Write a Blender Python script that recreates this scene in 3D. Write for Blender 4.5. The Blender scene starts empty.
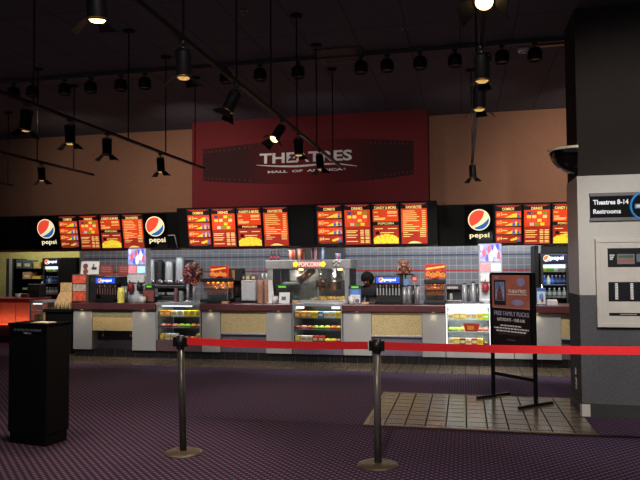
import bpy, bmesh, math, random
from mathutils import Vector, Matrix
random.seed(7)
C = bpy.context.scene.collection
PI = math.pi
R_ = math.radians

# ------------------------------------------------------------------ camera frame (world: X along the counter, Y into it, Z up)
FOC = 650.0
YAW, PITCH, ROLL = R_(12.46), R_(2.38), R_(0.4)
EYE = Vector((0, 0, 1.58))
Fw = Vector((-math.sin(YAW)*math.cos(PITCH), math.cos(YAW)*math.cos(PITCH), math.sin(PITCH)))
R0 = Vector((math.cos(YAW), math.sin(YAW), 0))
U0 = R0.cross(Fw)
Rt = R0*math.cos(ROLL) - U0*math.sin(ROLL)
Up = U0*math.cos(ROLL) + R0*math.sin(ROLL)
def ray(x, y): return Fw*FOC + Rt*(x-320) + Up*(240-y)
def PY(x, y, Y):
    d = ray(x, y); return EYE + d*(Y/d.y)
def PZ(x, y, z):
    d = ray(x, y); return EYE + d*((z-EYE.z)/d.z)
def PX(x, y, X):
    d = ray(x, y); return EYE + d*(X/d.x)
def SX(x, Y, y=290): return PY(x, y, Y).x
def SZ(y, Y, x): return PY(x, y, Y).z
def rect(x0, x1, y0, y1, Y):
    ym, xm = (y0+y1)/2, (x0+x1)/2
    return SX(x0, Y, ym), SX(x1, Y, ym), SZ(y1, Y, xm), SZ(y0, Y, xm)     # X0 X1 Z0 Z1

# ------------------------------------------------------------------ materials
def lin(c):
    return tuple(((v/255)/12.92 if v/255 <= .04045 else ((v/255+.055)/1.055)**2.4) for v in c) + (1.0,)
MATS = {}
def mat(name, rgb, rough=.5, metal=0, emit=0, var=.12, scale=14, spec=.5, bump=0, ecol=None):
    if name in MATS: return MATS[name]
    m = bpy.data.materials.new(name); m.use_nodes = True
    nt = m.node_tree; b = nt.nodes['Principled BSDF']
    tc = nt.nodes.new('ShaderNodeTexCoord'); nz = nt.nodes.new('ShaderNodeTexNoise')
    nz.inputs['Scale'].default_value = scale; nz.inputs['Detail'].default_value = 3
    nt.links.new(tc.outputs['Object'], nz.inputs['Vector'])
    rp = nt.nodes.new('ShaderNodeValToRGB')
    c = lin(rgb)
    rp.color_ramp.elements[0].position = .3; rp.color_ramp.elements[1].position = .7
    rp.color_ramp.elements[0].color = tuple(v*(1-var) for v in c[:3]) + (1,)
    rp.color_ramp.elements[1].color = tuple(min(1, v*(1+var)) for v in c[:3]) + (1,)
    nt.links.new(nz.outputs['Fac'], rp.inputs['Fac'])
    nt.links.new(rp.outputs['Color'], b.inputs['Base Color'])
    b.inputs['Roughness'].default_value = rough; b.inputs['Metallic'].default_value = metal
    b.inputs['Specular IOR Level'].default_value = spec
    if emit:
        if ecol is None: nt.links.new(rp.outputs['Color'], b.inputs['Emission Color'])
        else: b.inputs['Emission Color'].default_value = lin(ecol)
        b.inputs['Emission Strength'].default_value = emit
    if bump:
        bp = nt.nodes.new('ShaderNodeBump'); bp.inputs['Strength'].default_value = bump; bp.inputs['Distance'].default_value = .01
        nt.links.new(nz.outputs['Fac'], bp.inputs['Height']); nt.links.new(bp.outputs['Normal'], b.inputs['Normal'])
    MATS[name] = m
    return m
def glass(name, tint=(240, 245, 245), gloss=.06):
    if name in MATS: return MATS[name]
    m = bpy.data.materials.new(name); m.use_nodes = True
    nt = m.node_tree; nt.nodes.remove(nt.nodes['Principled BSDF'])
    out = nt.nodes['Material Output']
    t = nt.nodes.new('ShaderNodeBsdfTransparent'); t.inputs['Color'].default_value = lin(tint)
    g = nt.nodes.new('ShaderNodeBsdfGlossy'); g.inputs['Roughness'].default_value = .04
    mx = nt.nodes.new('ShaderNodeMixShader'); mx.inputs['Fac'].default_value = gloss
    nt.links.new(t.outputs[0], mx.inputs[1]); nt.links.new(g.outputs[0], mx.inputs[2]); nt.links.new(mx.outputs[0], out.inputs['Surface'])
    MATS[name] = m
    return m
def nodes_of(name, rough=.5, spec=.5):
    m = bpy.data.materials.new(name); m.use_nodes = True
    nt = m.node_tree; b = nt.nodes['Principled BSDF']
    b.inputs['Roughness'].default_value = rough; b.inputs['Specular IOR Level'].default_value = spec
    tc = nt.nodes.new('ShaderNodeTexCoord')
    MATS[name] = m
    return m, nt, b, tc
def math_n(nt, op, a, b=None):
    n = nt.nodes.new('ShaderNodeMath'); n.operation = op
    for i, v in enumerate((a, b)):
        if v is None: continue
        if isinstance(v, (int, float)): n.inputs[i].default_value = v
        else: nt.links.new(v, n.inputs[i])
    return n.outputs[0]
def mix_n(nt, fac, a, b):
    n = nt.nodes.new('ShaderNodeMix'); n.data_type = 'RGBA'
    if isinstance(fac, (int, float)): n.inputs[0].default_value = fac
    else: nt.links.new(fac, n.inputs[0])
    for i, v in ((6, a), (7, b)):
        if isinstance(v, tuple): n.inputs[i].default_value = v
        else: nt.links.new(v, n.inputs[i])
    return n.outputs[2]
def tile_mat(name, ca, cb, grout, w, h, mortar, rough, plane='XY', bump=.3, spec=.5):
    m, nt, b, tc = nodes_of(name, rough, spec)
    v = tc.outputs['Object']
    if plane == 'XZ':
        s = nt.nodes.new('ShaderNodeSeparateXYZ'); cmb = nt.nodes.new('ShaderNodeCombineXYZ')
        nt.links.new(v, s.inputs[0]); nt.links.new(s.outputs['X'], cmb.inputs['X']); nt.links.new(s.outputs['Z'], cmb.inputs['Y']); v = cmb.outputs[0]
    br = nt.nodes.new('ShaderNodeTexBrick'); br.offset = 0; br.squash = 1
    nt.links.new(v, br.inputs['Vector'])
    br.inputs['Color1'].default_value = lin(ca); br.inputs['Color2'].default_value = lin(cb); br.inputs['Mortar'].default_value = lin(grout)
    br.inputs['Scale'].default_value = 1; br.inputs['Brick Width'].default_value = w; br.inputs['Row Height'].default_value = h
    br.inputs['Mortar Size'].default_value = mortar; br.inputs['Mortar Smooth'].default_value = .2
    nt.links.new(br.outputs['Color'], b.inputs['Base Color'])
    nt.links.new(math_n(nt, 'ADD', math_n(nt, 'MULTIPLY', br.outputs['Fac'], .6), rough), b.inputs['Roughness'])
    nt.links.new(math_n(nt, 'MULTIPLY', math_n(nt, 'SUBTRACT', 1.0, br.outputs['Fac']), spec), b.inputs['Specular IOR Level'])
    bp = nt.nodes.new('ShaderNodeBump'); bp.inputs['Strength'].default_value = bump; bp.inputs['Distance'].default_value = .004; bp.invert = True
    nt.links.new(br.outputs['Fac'], bp.inputs['Height']); nt.links.new(bp.outputs['Normal'], b.inputs['Normal'])
    return m

# carpet: dark violet ground, small paler dots in a grid, large soft patches
def carpet_mat():
    m, nt, b, tc = nodes_of('carpet', .95, .1)
    s = nt.nodes.new('ShaderNodeSeparateXYZ'); nt.links.new(tc.outputs['Object'], s.inputs[0])
    k = 2*PI/.07
    sx = math_n(nt, 'SINE', math_n(nt, 'MULTIPLY', s.outputs['X'], k)); sy = math_n(nt, 'SINE', math_n(nt, 'MULTIPLY', s.outputs['Y'], k))
    pr = math_n(nt, 'MULTIPLY', sx, sy)
    rp = nt.nodes.new('ShaderNodeValToRGB'); rp.color_ramp.elements[0].position = .05; rp.color_ramp.elements[1].position = .5
    nt.links.new(pr, rp.inputs['Fac'])
    n1 = nt.nodes.new('ShaderNodeTexNoise'); n1.inputs['Scale'].default_value = 60; nt.links.new(tc.outputs['Object'], n1.inputs['Vector'])
    n2 = nt.nodes.new('ShaderNodeTexNoise'); n2.inputs['Scale'].default_value = .9; nt.links.new(tc.outputs['Object'], n2.inputs['Vector'])
    base = mix_n(nt, n1.outputs['Fac'], lin((36, 29, 44)), lin((52, 41, 58)))
    dots = mix_n(nt, n2.outputs['Fac'], lin((116, 86, 106)), lin((92, 80, 116)))
    nt.links.new(mix_n(nt, rp.outputs['Color'], base, dots), b.inputs['Base Color'])
    return m
CARPET = carpet_mat()
TILEWALL = tile_mat('grey_wall_tile', (114, 115, 119), (104, 106, 111), (148, 149, 151), .145, .145, .006, .26, 'XZ')
TILEFLOOR = tile_mat('brown_floor_tile', (104, 90, 74), (92, 82, 68), (58, 50, 44), .2, .2, .008, .2, 'XY', .05, .5)
TILEBASE = tile_mat('black_base_tile', (26, 24, 24), (22, 21, 21), (52, 50, 50), .2, .2, .006, .2, 'XZ')
CEILM = tile_mat('dark_ceiling_tile', (94, 92, 102), (91, 89, 99), (82, 80, 89), .61, 1.22, .012, .9, 'XY', .1, .1)
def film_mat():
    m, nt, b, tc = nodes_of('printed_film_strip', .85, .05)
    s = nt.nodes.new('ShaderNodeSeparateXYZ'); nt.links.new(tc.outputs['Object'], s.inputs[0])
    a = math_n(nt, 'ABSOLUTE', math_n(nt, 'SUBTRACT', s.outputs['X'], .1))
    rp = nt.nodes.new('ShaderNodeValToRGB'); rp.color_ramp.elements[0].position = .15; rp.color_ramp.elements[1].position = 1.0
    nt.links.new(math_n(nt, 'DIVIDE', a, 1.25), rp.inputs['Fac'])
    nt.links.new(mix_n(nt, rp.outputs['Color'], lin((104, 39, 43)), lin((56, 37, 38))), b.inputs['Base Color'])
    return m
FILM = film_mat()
BLACK = mat('black_satin', (27, 27, 29), .5, spec=.4)
BLACKM = mat('black_metal', (10, 10, 11), .5, 0, spec=.25)
DOORB = mat('black_barn_door', (9, 9, 9), .6, spec=.2)
MATTE = mat('matte_black_laminate', (12, 12, 13), .6, spec=.2)
CHROME = mat('chrome', (200, 200, 205), .18, 1)
STEEL = mat('brushed_steel', (168, 170, 174), .35, .45, scale=30)
DSTEEL = mat('dark_steel', (96, 92, 92), .3, .8)
LAM = mat('grey_laminate', (150, 148, 145), .5, var=.03)
BURG = mat('burgundy_countertop', (84, 44, 46), .3)
CORK = mat('speckled_tan_board', (172, 152, 108), .7, var=.35, scale=60)
NICHE = mat('violet_grey_recess', (96, 88, 102), .5)
BROWN = mat('brown_wall_paint', (150, 112, 90), .85, spec=.1, var=.04)
REDW = mat('maroon_wall_paint', (106, 40, 44), .8, spec=.1, var=.04)
COLD = mat('charcoal_column_paint', (52, 47, 45), .9, var=.05, spec=.1)
COLG = mat('grey_column_fabric', (84, 84, 88), .95, var=.35, scale=90, spec=.1)
WHITEL = mat('off_white_laminate', (178, 176, 170), .5, var=.03)
CREAM = mat('cream_enamel', (188, 184, 176), .4, var=.04)
WHITE = mat('white_plastic', (215, 213, 210), .4)
PALE = mat('printed_pale_letters', (218, 222, 220), .6)
REDBELT = mat('red_webbing', (238, 30, 38), .7, var=.08, scale=60)
YEL = mat('yellow_lit_wall', (190, 182, 118), .6)  # the kitchen's yellow light is put into this wall colour
KWALL = mat('grey_kitchen_paint', (92, 94, 88), .6)
SKIN = mat('brown_skin', (84, 56, 44), .55)
HAIR = mat('black_hair', (12, 10, 10), .85, var=.5, scale=60, spec=.15, bump=.6)
SHIRT = mat('black_cloth', (22, 22, 25), .9, bump=.2)
TROUS = mat('charcoal_cloth', (30, 30, 34), .9)
GLASS = glass('clear_glass')
DGLASS = glass('smoked_glass', (150, 155, 160), .08)
# lit things
E_RED = mat('lit_red_menu_film', (206, 62, 24), .4, emit=.92, var=.16, scale=3)
E_DRED = mat('lit_dark_red_menu_film', (146, 38, 26), .4, emit=1.0, var=.16, scale=4)
E_YEL = mat('lit_yellow_print', (240, 190, 50), .4, emit=1.0, var=.55, scale=50)
E_CRM = mat('lit_cream_print', (240, 206, 120), .4, emit=.85, var=.05)
E_BRN = mat('lit_brown_print', (150, 74, 40), .4, emit=.9, var=.2)
E_LOGOR = mat('lit_logo_red', (226, 72, 52), .4, emit=.95, var=.04)
E_LOGOW = mat('lit_logo_cream', (240, 226, 178), .4, emit=.95, var=.04)
E_LOGOB = mat('lit_logo_blue', (36, 92, 160), .4, emit=.95, var=.04)
E_BLUE = mat('lit_blue_panel', (30, 70, 180), .4, emit=1.1, var=.1)
E_WHITE = mat('lit_white', (250, 250, 255), .4, emit=1.6, var=.02)
E_WARM = mat('warm_lamp_glow', (255, 196, 120), .4, emit=9, var=.02)
E_BULB = mat('bare_lamp_glow', (255, 204, 130), .4, emit=7, var=.02)
E_HEAD = mat('spot_lamp_glow', (255, 176, 100), .4, emit=1.0, var=.5, scale=70)
E_DIM = mat('warm_rim_glow', (255, 180, 100), .4, emit=1.6, var=.3, scale=60)
E_NEON = mat('red_neon', (255, 60, 70), .4, emit=2.2, var=.02)
E_NEONW = mat('white_neon', (255, 150, 140), .4, emit=2.4, var=.02)
E_NEONY = mat('yellow_neon', (255, 210, 40), .4, emit=1.6, var=.02)
E_GREEN = mat('green_display', (84, 190, 40), .4, emit=.7, var=.02)
E_AMBER = mat('amber_heat_lamp', (255, 130, 40), .4, emit=4, var=.2)
E_REDSTRIP = mat('red_light_strip', (255, 70, 30), .4, emit=2.0, var=.1)
E_SCREEN = mat('lit_pink_blue_screen', (150, 150, 215), .4, emit=.9, var=.4, scale=14)
E_SCRP = mat('lit_pink_panel', (240, 120, 130), .4, emit=.9, var=.4, scale=40)
E_SCRB = mat('lit_pale_blue_panel', (170, 205, 245), .4, emit=.95, var=.2, scale=30)
E_FRAME = mat('case_frame_glow', (225, 235, 240), .4, emit=.9, var=.03)  # no lamp: brightness of the case frame put in as glow

# ------------------------------------------------------------------ mesh builder
class M:
    def __init__(s): s.bm = bmesh.new()
    def _set(s, faces, mi, smooth=False):
        for f in faces: f.material_index = mi; f.smooth = smooth
    def box(s, x0, x1, y0, y1, z0, z1, mi=0, bev=0):
        g = bmesh.ops.create_cube(s.bm, size=1)
        vs = g['verts']
        for v in vs: v.co = Vector(((x0+x1)/2+v.co.x*(x1-x0), (y0+y1)/2+v.co.y*(y1-y0), (z0+z1)/2+v.co.z*(z1-z0)))
        fs = set(f for v in vs for f in v.link_faces); s._set(fs, mi)
        if bev:
            es = set(e for v in vs for e in v.link_edges)
            r = bmesh.ops.bevel(s.bm, geom=list(es), offset=bev, segments=2, affect='EDGES', profile=.5)
            s._set(r['faces'], mi)
        return s
    def cyl(s, p0, p1, r0, r1=None, seg=16, mi=0, cap=True):
        r1 = r0 if r1 is None else r1
        p0, p1 = Vector(p0), Vector(p1); d = (p1-p0).normalized()
        a = d.orthogonal().normalized(); b = d.cross(a)
        ra = [s.bm.verts.new(p0+(a*math.cos(2*PI*i/seg)+b*math.sin(2*PI*i/seg))*r0) for i in range(seg)]
        rb = [s.bm.verts.new(p1+(a*math.cos(2*PI*i/seg)+b*math.sin(2*PI*i/seg))*r1) for i in range(seg)]
        fs = [s.bm.faces.new((ra[i], ra[(i+1) % seg], rb[(i+1) % seg], rb[i])) for i in range(seg)]
        s._set(fs, mi, True)
        if cap:
            s._set([s.bm.faces.new(ra[::-1]), s.bm.faces.new(rb)], mi)
        return s
    def lathe(s, prof, seg=24, c=(0, 0, 0), mi=0, a0=0, a1=2*PI, axis='Z'):
        full = abs(a1-a0-2*PI) < 1e-6; n = seg if full else seg+1
        rings = []
        for r, z in prof:
            rings.append([s.bm.verts.new(Vector(c)+Vector((max(r, 1e-4)*math.cos(a0+(a1-a0)*i/seg), max(r, 1e-4)*math.sin(a0+(a1-a0)*i/seg), z))) for i in range(n)])
        fs = []
        for A, B in zip(rings, rings[1:]):
            for i in range(seg):
                j = (i+1) % n
                fs.append(s.bm.faces.new((A[i], A[j], B[j], B[i])))
        s._set(fs, mi, True)
        return s
    def sph(s, c, r, mi=0, seg=14):
        r = (r, r, r) if isinstance(r, (int, float)) else r
        g = bmesh.ops.create_uvsphere(s.bm, u_segments=seg, v_segments=max(6, seg*2//3), radius=1)
        for v in g['verts']: v.co = Vector((c[0]+v.co.x*r[0], c[1]+v.co.y*r[1], c[2]+v.co.z*r[2]))
        s._set(set(f for v in g['verts'] for f in v.link_faces), mi, True)
        return s
    def tube(s, pts, r, mi=0, seg=10):
        for a, b in zip(pts, pts[1:]): s.cyl(a, b, r, r, seg, mi)
        for p in pts[1:-1]: s.sph(p, r, mi, 8)
        return s
    def prism(s, poly, y0, y1, mi=0):          # outline in x,z; thickness along y
        fa = [s.bm.verts.new((x, y0, z)) for x, z in poly]; fb = [s.bm.verts.new((x, y1, z)) for x, z in poly]
        n = len(poly); fs = [s.bm.faces.new(fa), s.bm.faces.new(fb[::-1])]
        fs += [s.bm.faces.new((fa[i], fb[i], fb[(i+1) % n], fa[(i+1) % n])) for i in range(n)]
        s._set(fs, mi); return s
    def prismx(s, poly, x0, x1, mi=0):         # outline in y,z; thickness along x
        fa = [s.bm.verts.new((x0, y, z)) for y, z in poly]; fb = [s.bm.verts.new((x1, y, z)) for y, z in poly]
        n = len(poly); fs = [s.bm.faces.new(fa), s.bm.faces.new(fb[::-1])]
        fs += [s.bm.faces.new((fa[i], fb[i], fb[(i+1) % n], fa[(i+1) % n])) for i in range(n)]
        s._set(fs, mi); return s
    def text(s, t, x0, x1, z0, z1, y, mi=0, thick=.004, bold=.0):
        cu = bpy.data.curves.new('t', 'FONT'); cu.body = t; cu.size = 1; cu.extrude = 0; cu.offset = bold; cu.resolution_u = 3
        o = bpy.data.objects.new('t', cu); C.objects.link(o)
        dg = bpy.context.evaluated_depsgraph_get()
        me = bpy.data.meshes.new_from_object(o.evaluated_get(dg))
        bpy.data.objects.remove(o); bpy.data.curves.remove(cu)
        if not me.vertices: return s
        xs = [v.co.x for v in me.vertices]; ys = [v.co.y for v in me.vertices]
        ax, bx, ay, by = min(xs), max(xs), min(ys), max(ys)
        fx = (x1-x0)/max(bx-ax, 1e-5); fz = (z1-z0)/max(by-ay, 1e-5)
        vs = [s.bm.verts.new((x0+(v.co.x-ax)*fx, y, z0+(v.co.y-ay)*fz)) for v in me.vertices]
        fs = []
        for p in me.polygons:
            try: fs.append(s.bm.faces.new([vs[i] for i in p.vertices]))
            except ValueError: pass
        s._set(fs, mi)
        if thick:
            r = bmesh.ops.extrude_face_region(s.bm, geom=fs)
            for v in r['geom']:
                if isinstance(v, bmesh.types.BMVert): v.co.y -= thick
            for f in r['geom']:
                if isinstance(f, bmesh.types.BMFace): f.material_index = mi
        bpy.data.meshes.remove(me)
        return s
    def ob(s, name, mats, parent=None, loc=None, rot=None):
        mats = mats if isinstance(mats, (list, tuple)) else [mats]
        bmesh.ops.recalc_face_normals(s.bm, faces=s.bm.faces)
        me = bpy.data.meshes.new(name); s.bm.to_mesh(me); s.bm.free()
        for m in mats: me.materials.append(m)
        o = bpy.data.objects.new(name, me); C.objects.link(o)
        if parent: o.parent = parent
        if loc: o.location = loc
        if rot: o.rotation_euler = rot
        return o

def thing(name, label, cat, loc=(0, 0, 0), rot=(0, 0, 0), group=None):
    o = bpy.data.objects.new(name, None); C.objects.link(o)
    o.empty_display_size = .1; o.location = loc; o.rotation_euler = rot
    return tag(o, label, cat, group)
def tag(o, label, cat, group=None):
    o['label'] = label; o['category'] = cat
    if group: o['group'] = group
    return o
def struct(o):
    o['kind'] = 'structure'; return o
KIDS = {}
def kids(o): return [c for c in C.objects if c.parent == o]
def dup(root, loc=None, rot=None, label=None):
    def cp(o, par):
        c = o.copy(); C.objects.link(c)
        if par: c.parent = par
        for k in kids(o): cp(k, c)
        return c
    r = cp(root, None)
    if loc: r.location = loc
    if rot: r.rotation_euler = rot
    if label: r['label'] = label
    return r
ORD = ['first', 'second', 'third', 'fourth', 'fifth', 'sixth', 'seventh', 'eighth', 'ninth', 'tenth', 'eleventh', 'twelfth']

# ------------------------------------------------------------------ setting
CEIL = 4.32
YB, YRED, YK = 11.9, 11.35, 13.4       # bulkhead face, red block face, kitchen back wall
YC, YT = 10.55, 11.25                  # counter front and back
ZT = .96                               # counter top
XL, XR = -16.0, 5.0
struct(M().box(XL, XR, -2, 15.2, -.1, 0).ob('floor', CARPET))
struct(M().box(XL, XR, -2, 15.2, CEIL, CEIL+.1).ob('ceiling', CEILM))
strip_y = PZ(430, 373.5, 0).y
struct(M().box(SX(40, YC), XR, strip_y, YC+.3, 0, .006).ob('floor_tile_strip', TILEFLOOR))
a, b, d = PZ(361, 427, 0), PZ(390, 393.2, 0), PZ(590, 432, 0)
struct(M().box((a.x+b.x)/2, 1.2, (a.y+d.y)/2, b.y, 0, .006).ob('floor_tile_patch', TILEFLOOR))
TX0, TY0 = (a.x+b.x)/2, (a.y+d.y)/2
m = M(); t = .035
m.box(TX0-t, 1.2, TY0-t, TY0, 0, .009).box(TX0-t, TX0, TY0, b.y, 0, .009).box(TX0-t, 1.2, b.y, b.y+t, 0, .009)
struct(m.ob('trim_1', mat('brown_floor_edging', (120, 92, 62), .4)))
ZBH = 1.94
XA0, XA1 = SX(192, YRED, 160), SX(428, YRED, 160)
struct(M().box(XL, XR, YB, YB+.2, ZBH, CEIL).ob('wall_bulkhead', BROWN))
struct(M().box(XA0, XA1, YRED, YB, ZBH+.02, CEIL).ob('wall_red_block', REDW))
XK0 = SX(84, YK, 270)
struct(M().box(XK0, XR, YK, YK+.1, 0, 2.7).ob('wall_back', TILEWALL))
m = M()
struct(M().box(XK0, XR, YK-.006, YK, SZ(257.9, YK, 230), SZ(256.7, YK, 230)).ob('trim_2', mat('navy_tile_band', (44, 52, 84), .2)))
struct(M().box(XK0, XR, YK-.006, YK, SZ(272.1, YK, 230), SZ(270.9, YK, 230)).ob('trim_3', mat('red_tile_band', (168, 36, 40), .2)))
struct(M().box(XL, XK0-.02, 14.6, 14.7, 0, 2.7).ob('wall_kitchen_left', YEL))
struct(M().box(XK0-.12, XK0, YK, 14.6, 0, 2.7).ob('wall_kitchen_return', KWALL))
struct(M().box(XL, XR, YB+.2, 15, 2.7, 2.78).ob('ceiling_kitchen', mat('kitchen_ceiling_paint', (160, 160, 158), .9)))
struct(M().box(XL-.1, XL, -2, 15.2, 0, CEIL).ob('wall_left', BROWN))
struct(M().box(XR, XR+.1, -2, 15.2, 0, CEIL).ob('wall_right', BROWN))

# ------------------------------------------------------------------ column with the wayfinding sign
CX, CYF, CYBk = 1.2, PZ(582.5, 417, 0).y, PZ(571, 403, 0).y
CX = PZ(582.5, 417, 0).x
XC1 = 3.4
ZW1, ZW0 = SZ(176, CYF, 583), SZ(295, CYF, 583)
struct(M().box(CX+.012, XC1, CYF+.012, CYBk, ZW1, CEIL).ob('column_upper', COLD))
struct(M().box(CX, XC1, CYF, CYBk, ZW0, ZW1).ob('column_panel', WHITEL))
struct(M().box(CX, XC1, CYF, CYBk, .14, ZW0).ob('column_lower', COLG))
struct(M().box(CX-.012, XC1, CYF-.012, CYBk, 0, .14).ob('baseboard_column', mat('dark_rubber_base', (44, 43, 45), .6)))
x0, x1, z0, z1 = rect(582.5, 590.5, 407, 418, CYF-.014)
g = thing('corner_guard', 'pale metal kick plate wrapping the foot of the grey column', 'corner guard', (x0, CYF-.014, 0))
M().box(-.006, x1-x0, -.004, 0, .01, .135, 0, .002).ob('face_plate', CREAM, g)
M().box(-.016, -.012, -.004, .05, .01, .135).ob('side_plate', STEEL, g)
# outlet on the column side
p = PX(576.5, 383, CX)
g = thing('wall_outlet', 'small ivory outlet plate low on the grey column side', 'outlet', (CX, p.y, p.z))
M().box(-.008, 0, -.04, .04, -.06, .06, 0, .003).ob('cover_plate', CREAM, g)
for s in (-1, 1): M().box(-.011, -.006, -.014, .014, s*.026-.014, s*.026+.014).ob('socket', mat('dark_ivory', (90, 86, 78), .5), g)
p = PX(576, 371, CX)
g = thing('key_switch', 'small pale key switch above the outlet on the grey column', 'switch', (CX, p.y, p.z))
M().box(-.008, 0, -.02, .02, -.035, .035, 0, .003).ob('switch_plate', CREAM, g)
M().cyl((-.014, 0, 0), (-.008, 0, 0), .01, .01, 12).ob('key_slot', DSTEEL, g)

x0, x1, z0, z1 = rect(590, 662, 192.3, 220.6, CYF-.02)
W, H = x1-x0, z1-z0
g = thing('wayfinding_sign', 'black directional sign with white theatres and restrooms lettering on the column', 'sign', (x0, CYF, z0))
M().box(0, W, -.02, 0, 0, H, 0, .003).ob('sign_board', mat('matt_black_sign', (14, 14, 15), .8, spec=.15), g)
for zz in (0, H-.035): M().box(-.004, W+.004, -.03, -.002, zz, zz+.035, 0, .003).ob('edge_rail', mat('grey_rail', (92, 90, 96), .5), g)
u = W/72
M().text('Theatres 8-14', 3.2*u, 39*u, H*.585, H*.76, -.0215, 0, .002, .03).text('Restrooms', 3.2*u, 31*u, H*.26, H*.425, -.0215, 0, .002, .03).ob('lettering', mat('white_sign_letters', (225, 232, 238), .5, emit=.12), g)
cxr, rr = 56*u, 15*u
m = M()
pts = [(cxr+rr*math.cos(2*PI*i/48), -.03, H*.5+rr*math.sin(2*PI*i/48)) for i in range(49)]
m.tube(pts, .011).ob('blue_ring', mat('bright_blue_enamel', (42, 140, 215), .4, emit=.1), g)
m = M()
m.box(cxr-rr*.72, cxr+rr*.72, -.026, -.02, H*.42, H*.58, 0)
m.box(cxr-rr*.62, cxr-rr*.05, -.029, -.026, H*.45, H*.55, 1).box(cxr+.03, cxr+rr*.6, -.029, -.026, H*.45, H*.55, 1)
m.ob('symbol_plate', [mat('blue_symbol_plate', (70, 130, 180), .5), WHITE], g)

x0, x1, z0, z1 = rect(596.5, 676, 238, 327.5, CYF-.05)
W, H = x1-x0, z1-z0; u = W/79.5; v = H/89.5
g = thing('alarm_panel', 'cream metal fire alarm cabinet with dark display windows on the column', 'alarm panel', (x0, CYF, z0))
M().box(0, W, -.05, 0, 0, H, 0, .004).ob('cabinet', CREAM, g)
m = M(); fr = 4.5*u
m.box(0, W, -.06, -.05, H-fr, H, 0, .003).box(0, W, -.06, -.05, 0, fr, 0, .003).box(0, fr, -.06, -.05, fr, H-fr, 0, .003).box(W-fr, W, -.06, -.05, fr, H-fr, 0, .003)
m.ob('door_frame', CREAM, g)
def win(xa, xb, ya, yb, nm):
    return M().box(xa*u, xb*u, -.056, -.05, H-yb*v, H-ya*v, 0, .002).ob(nm, mat('black_window', (18, 18, 20), .25), g)
w1 = win(12, 68, 10, 29, 'display_window')
m = M()
m.box(21.5*u, 39*u, -.058, -.056, H-26*v, H-16*v, 0)
for i in range(8): m.box((22.6+i*2)*u, (23.9+i*2)*u, -.06, -.058, H-24.6*v, H-21*v, 2)
m.box(22.4*u, 38*u, -.06, -.058, H-19.8*v, H-17.2*v, 1)
for i in range(3): m.box(14*u, (19-i)*u, -.058, -.056, H-(17.6+2*i)*v, H-(16.4+2*i)*v, 3)
m.box(41*u, 46*u, -.058, -.056, H-24*v, H-16*v, 4)
m.ob('indicator_display', [mat('grey_bezel', (110, 112, 108), .5), mat('green_filter', (52, 84, 60), .4), mat('red_indicator', (150, 66, 60), .4), PALE, mat('slate_label', (84, 96, 110), .5)], w1)
w2 = win(12, 68, 44, 63.5, 'switch_window')
for i, xx in enumerate((18.6, 34, 50)):
    m = M()
    for k in range(9): m.box(xx*u, (xx+3)*u, -.059, -.056, H-(46.6+k*1.85)*v, H-(45.2+k*1.85)*v)
    m.ob('switch_bank', WHITE, w2)
w3 = win(12, 68, 75, 78, 'label_strip')
M().box(23*u, 40*u, -.058, -.056, H-77.2*v, H-75.9*v).ob('maker_plate', mat('grey_print', (120, 120, 124), .5), w3)

# half dome mirror on the column side
p = PX(574, 152, CX)
RD = CX - PY(547.5, 152, p.y).x
DY = p.y; DZ = SZ(151, DY, 560)
g = thing('dome_mirror', 'black half dome security mirror with chrome rim on the column side', 'dome mirror', (CX, DY, DZ))
m = M(); prof = [(RD*.93*math.cos(a_), -RD*.93*math.sin(a_)) for a_ in [PI/2*i/10 for i in range(11)]]
m.lathe(prof, 24, (0, 0, 0), 0, PI/2, 3*PI/2)
m.ob('dome', mat('gloss_black_dome', (8, 8, 9), .08), g)
m = M(); m.lathe([(RD*.9, -.012), (RD, -.016), (RD*1.0, .01), (RD*.9, .014)], 24, (0, 0, 0), 0, PI/2, 3*PI/2)
m.ob('rim', mat('pale_brass_rim', (225, 215, 185), .3, .2), g)
M().box(-.015, 0, -RD*.95, RD*.95, -.03, .03).ob('mounting_plate', BLACKM, g)

# ------------------------------------------------------------------ mural sign on the red block
x0, x1, z0, z1 = rect(203, 413.5, 149, 181, YRED)
cxm = (x0+x1)/2
g = thing('theatre_sign', 'maroon wall sign with film strip print and theatres mall lettering', 'sign', (cxm, YRED, SZ(161, YRED, 308)))
cz = g.location.z
def loc(px_, py_): return (PY(px_, py_, YRED).x-cxm, PY(px_, py_, YRED).z-cz)
top = [(203, 149.5), (225, 147), (255, 143.5), (285, 140.5), (320, 139), (360, 139), (390, 140), (413.5, 141)]
bot = [(413.5, 174.5), (390, 178), (360, 181), (320, 183.5), (285, 184), (255, 183.5), (225, 182.5), (203, 181)]
fs_ = M().prism([loc(*q) for q in top+bot], -.008, 0).ob('film_strip', FILM, g)
def edge(path, tt):
    L = len(path)-1; k = min(int(tt*L), L-1); f = tt*L-k
    return path[k][0]*(1-f)+path[k+1][0]*f, path[k][1]*(1-f)+path[k+1][1]*f
for i in range(40):
    tt = (i+.5)/40
    if .28 < tt < .72: continue
    for path, off in ((top, 3.2), (bot, -3.2)):
        q = edge(path if path is top else bot[::-1], tt); c_ = loc(q[0], q[1]+off)
        M().box(c_[0]-.013, c_[0]+.013, -.011, -.008, c_[1]-.02, c_[1]+.02).ob('perforation', mat('maroon_print', (96, 42, 44), .85, spec=.1), fs_)
a, b = loc(260, 164.2), loc(352, 149.6)
M().text('THEATRES', a[0], b[0], a[1], b[1], -.01, 0, .012, .025).ob('wordmark', PALE, g)
a, b = loc(268, 173.4), loc(343, 168)
M().text('MALL  OF  AMERICA', a[0], b[0], a[1], b[1], -.01, 0, .008, .035).text('®', b[0]+.01, b[0]+.05, b[1]-.035, b[1], -.01, 0, .008).ob('subtitle', PALE, g)
up_, lo_ = [], []
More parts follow.
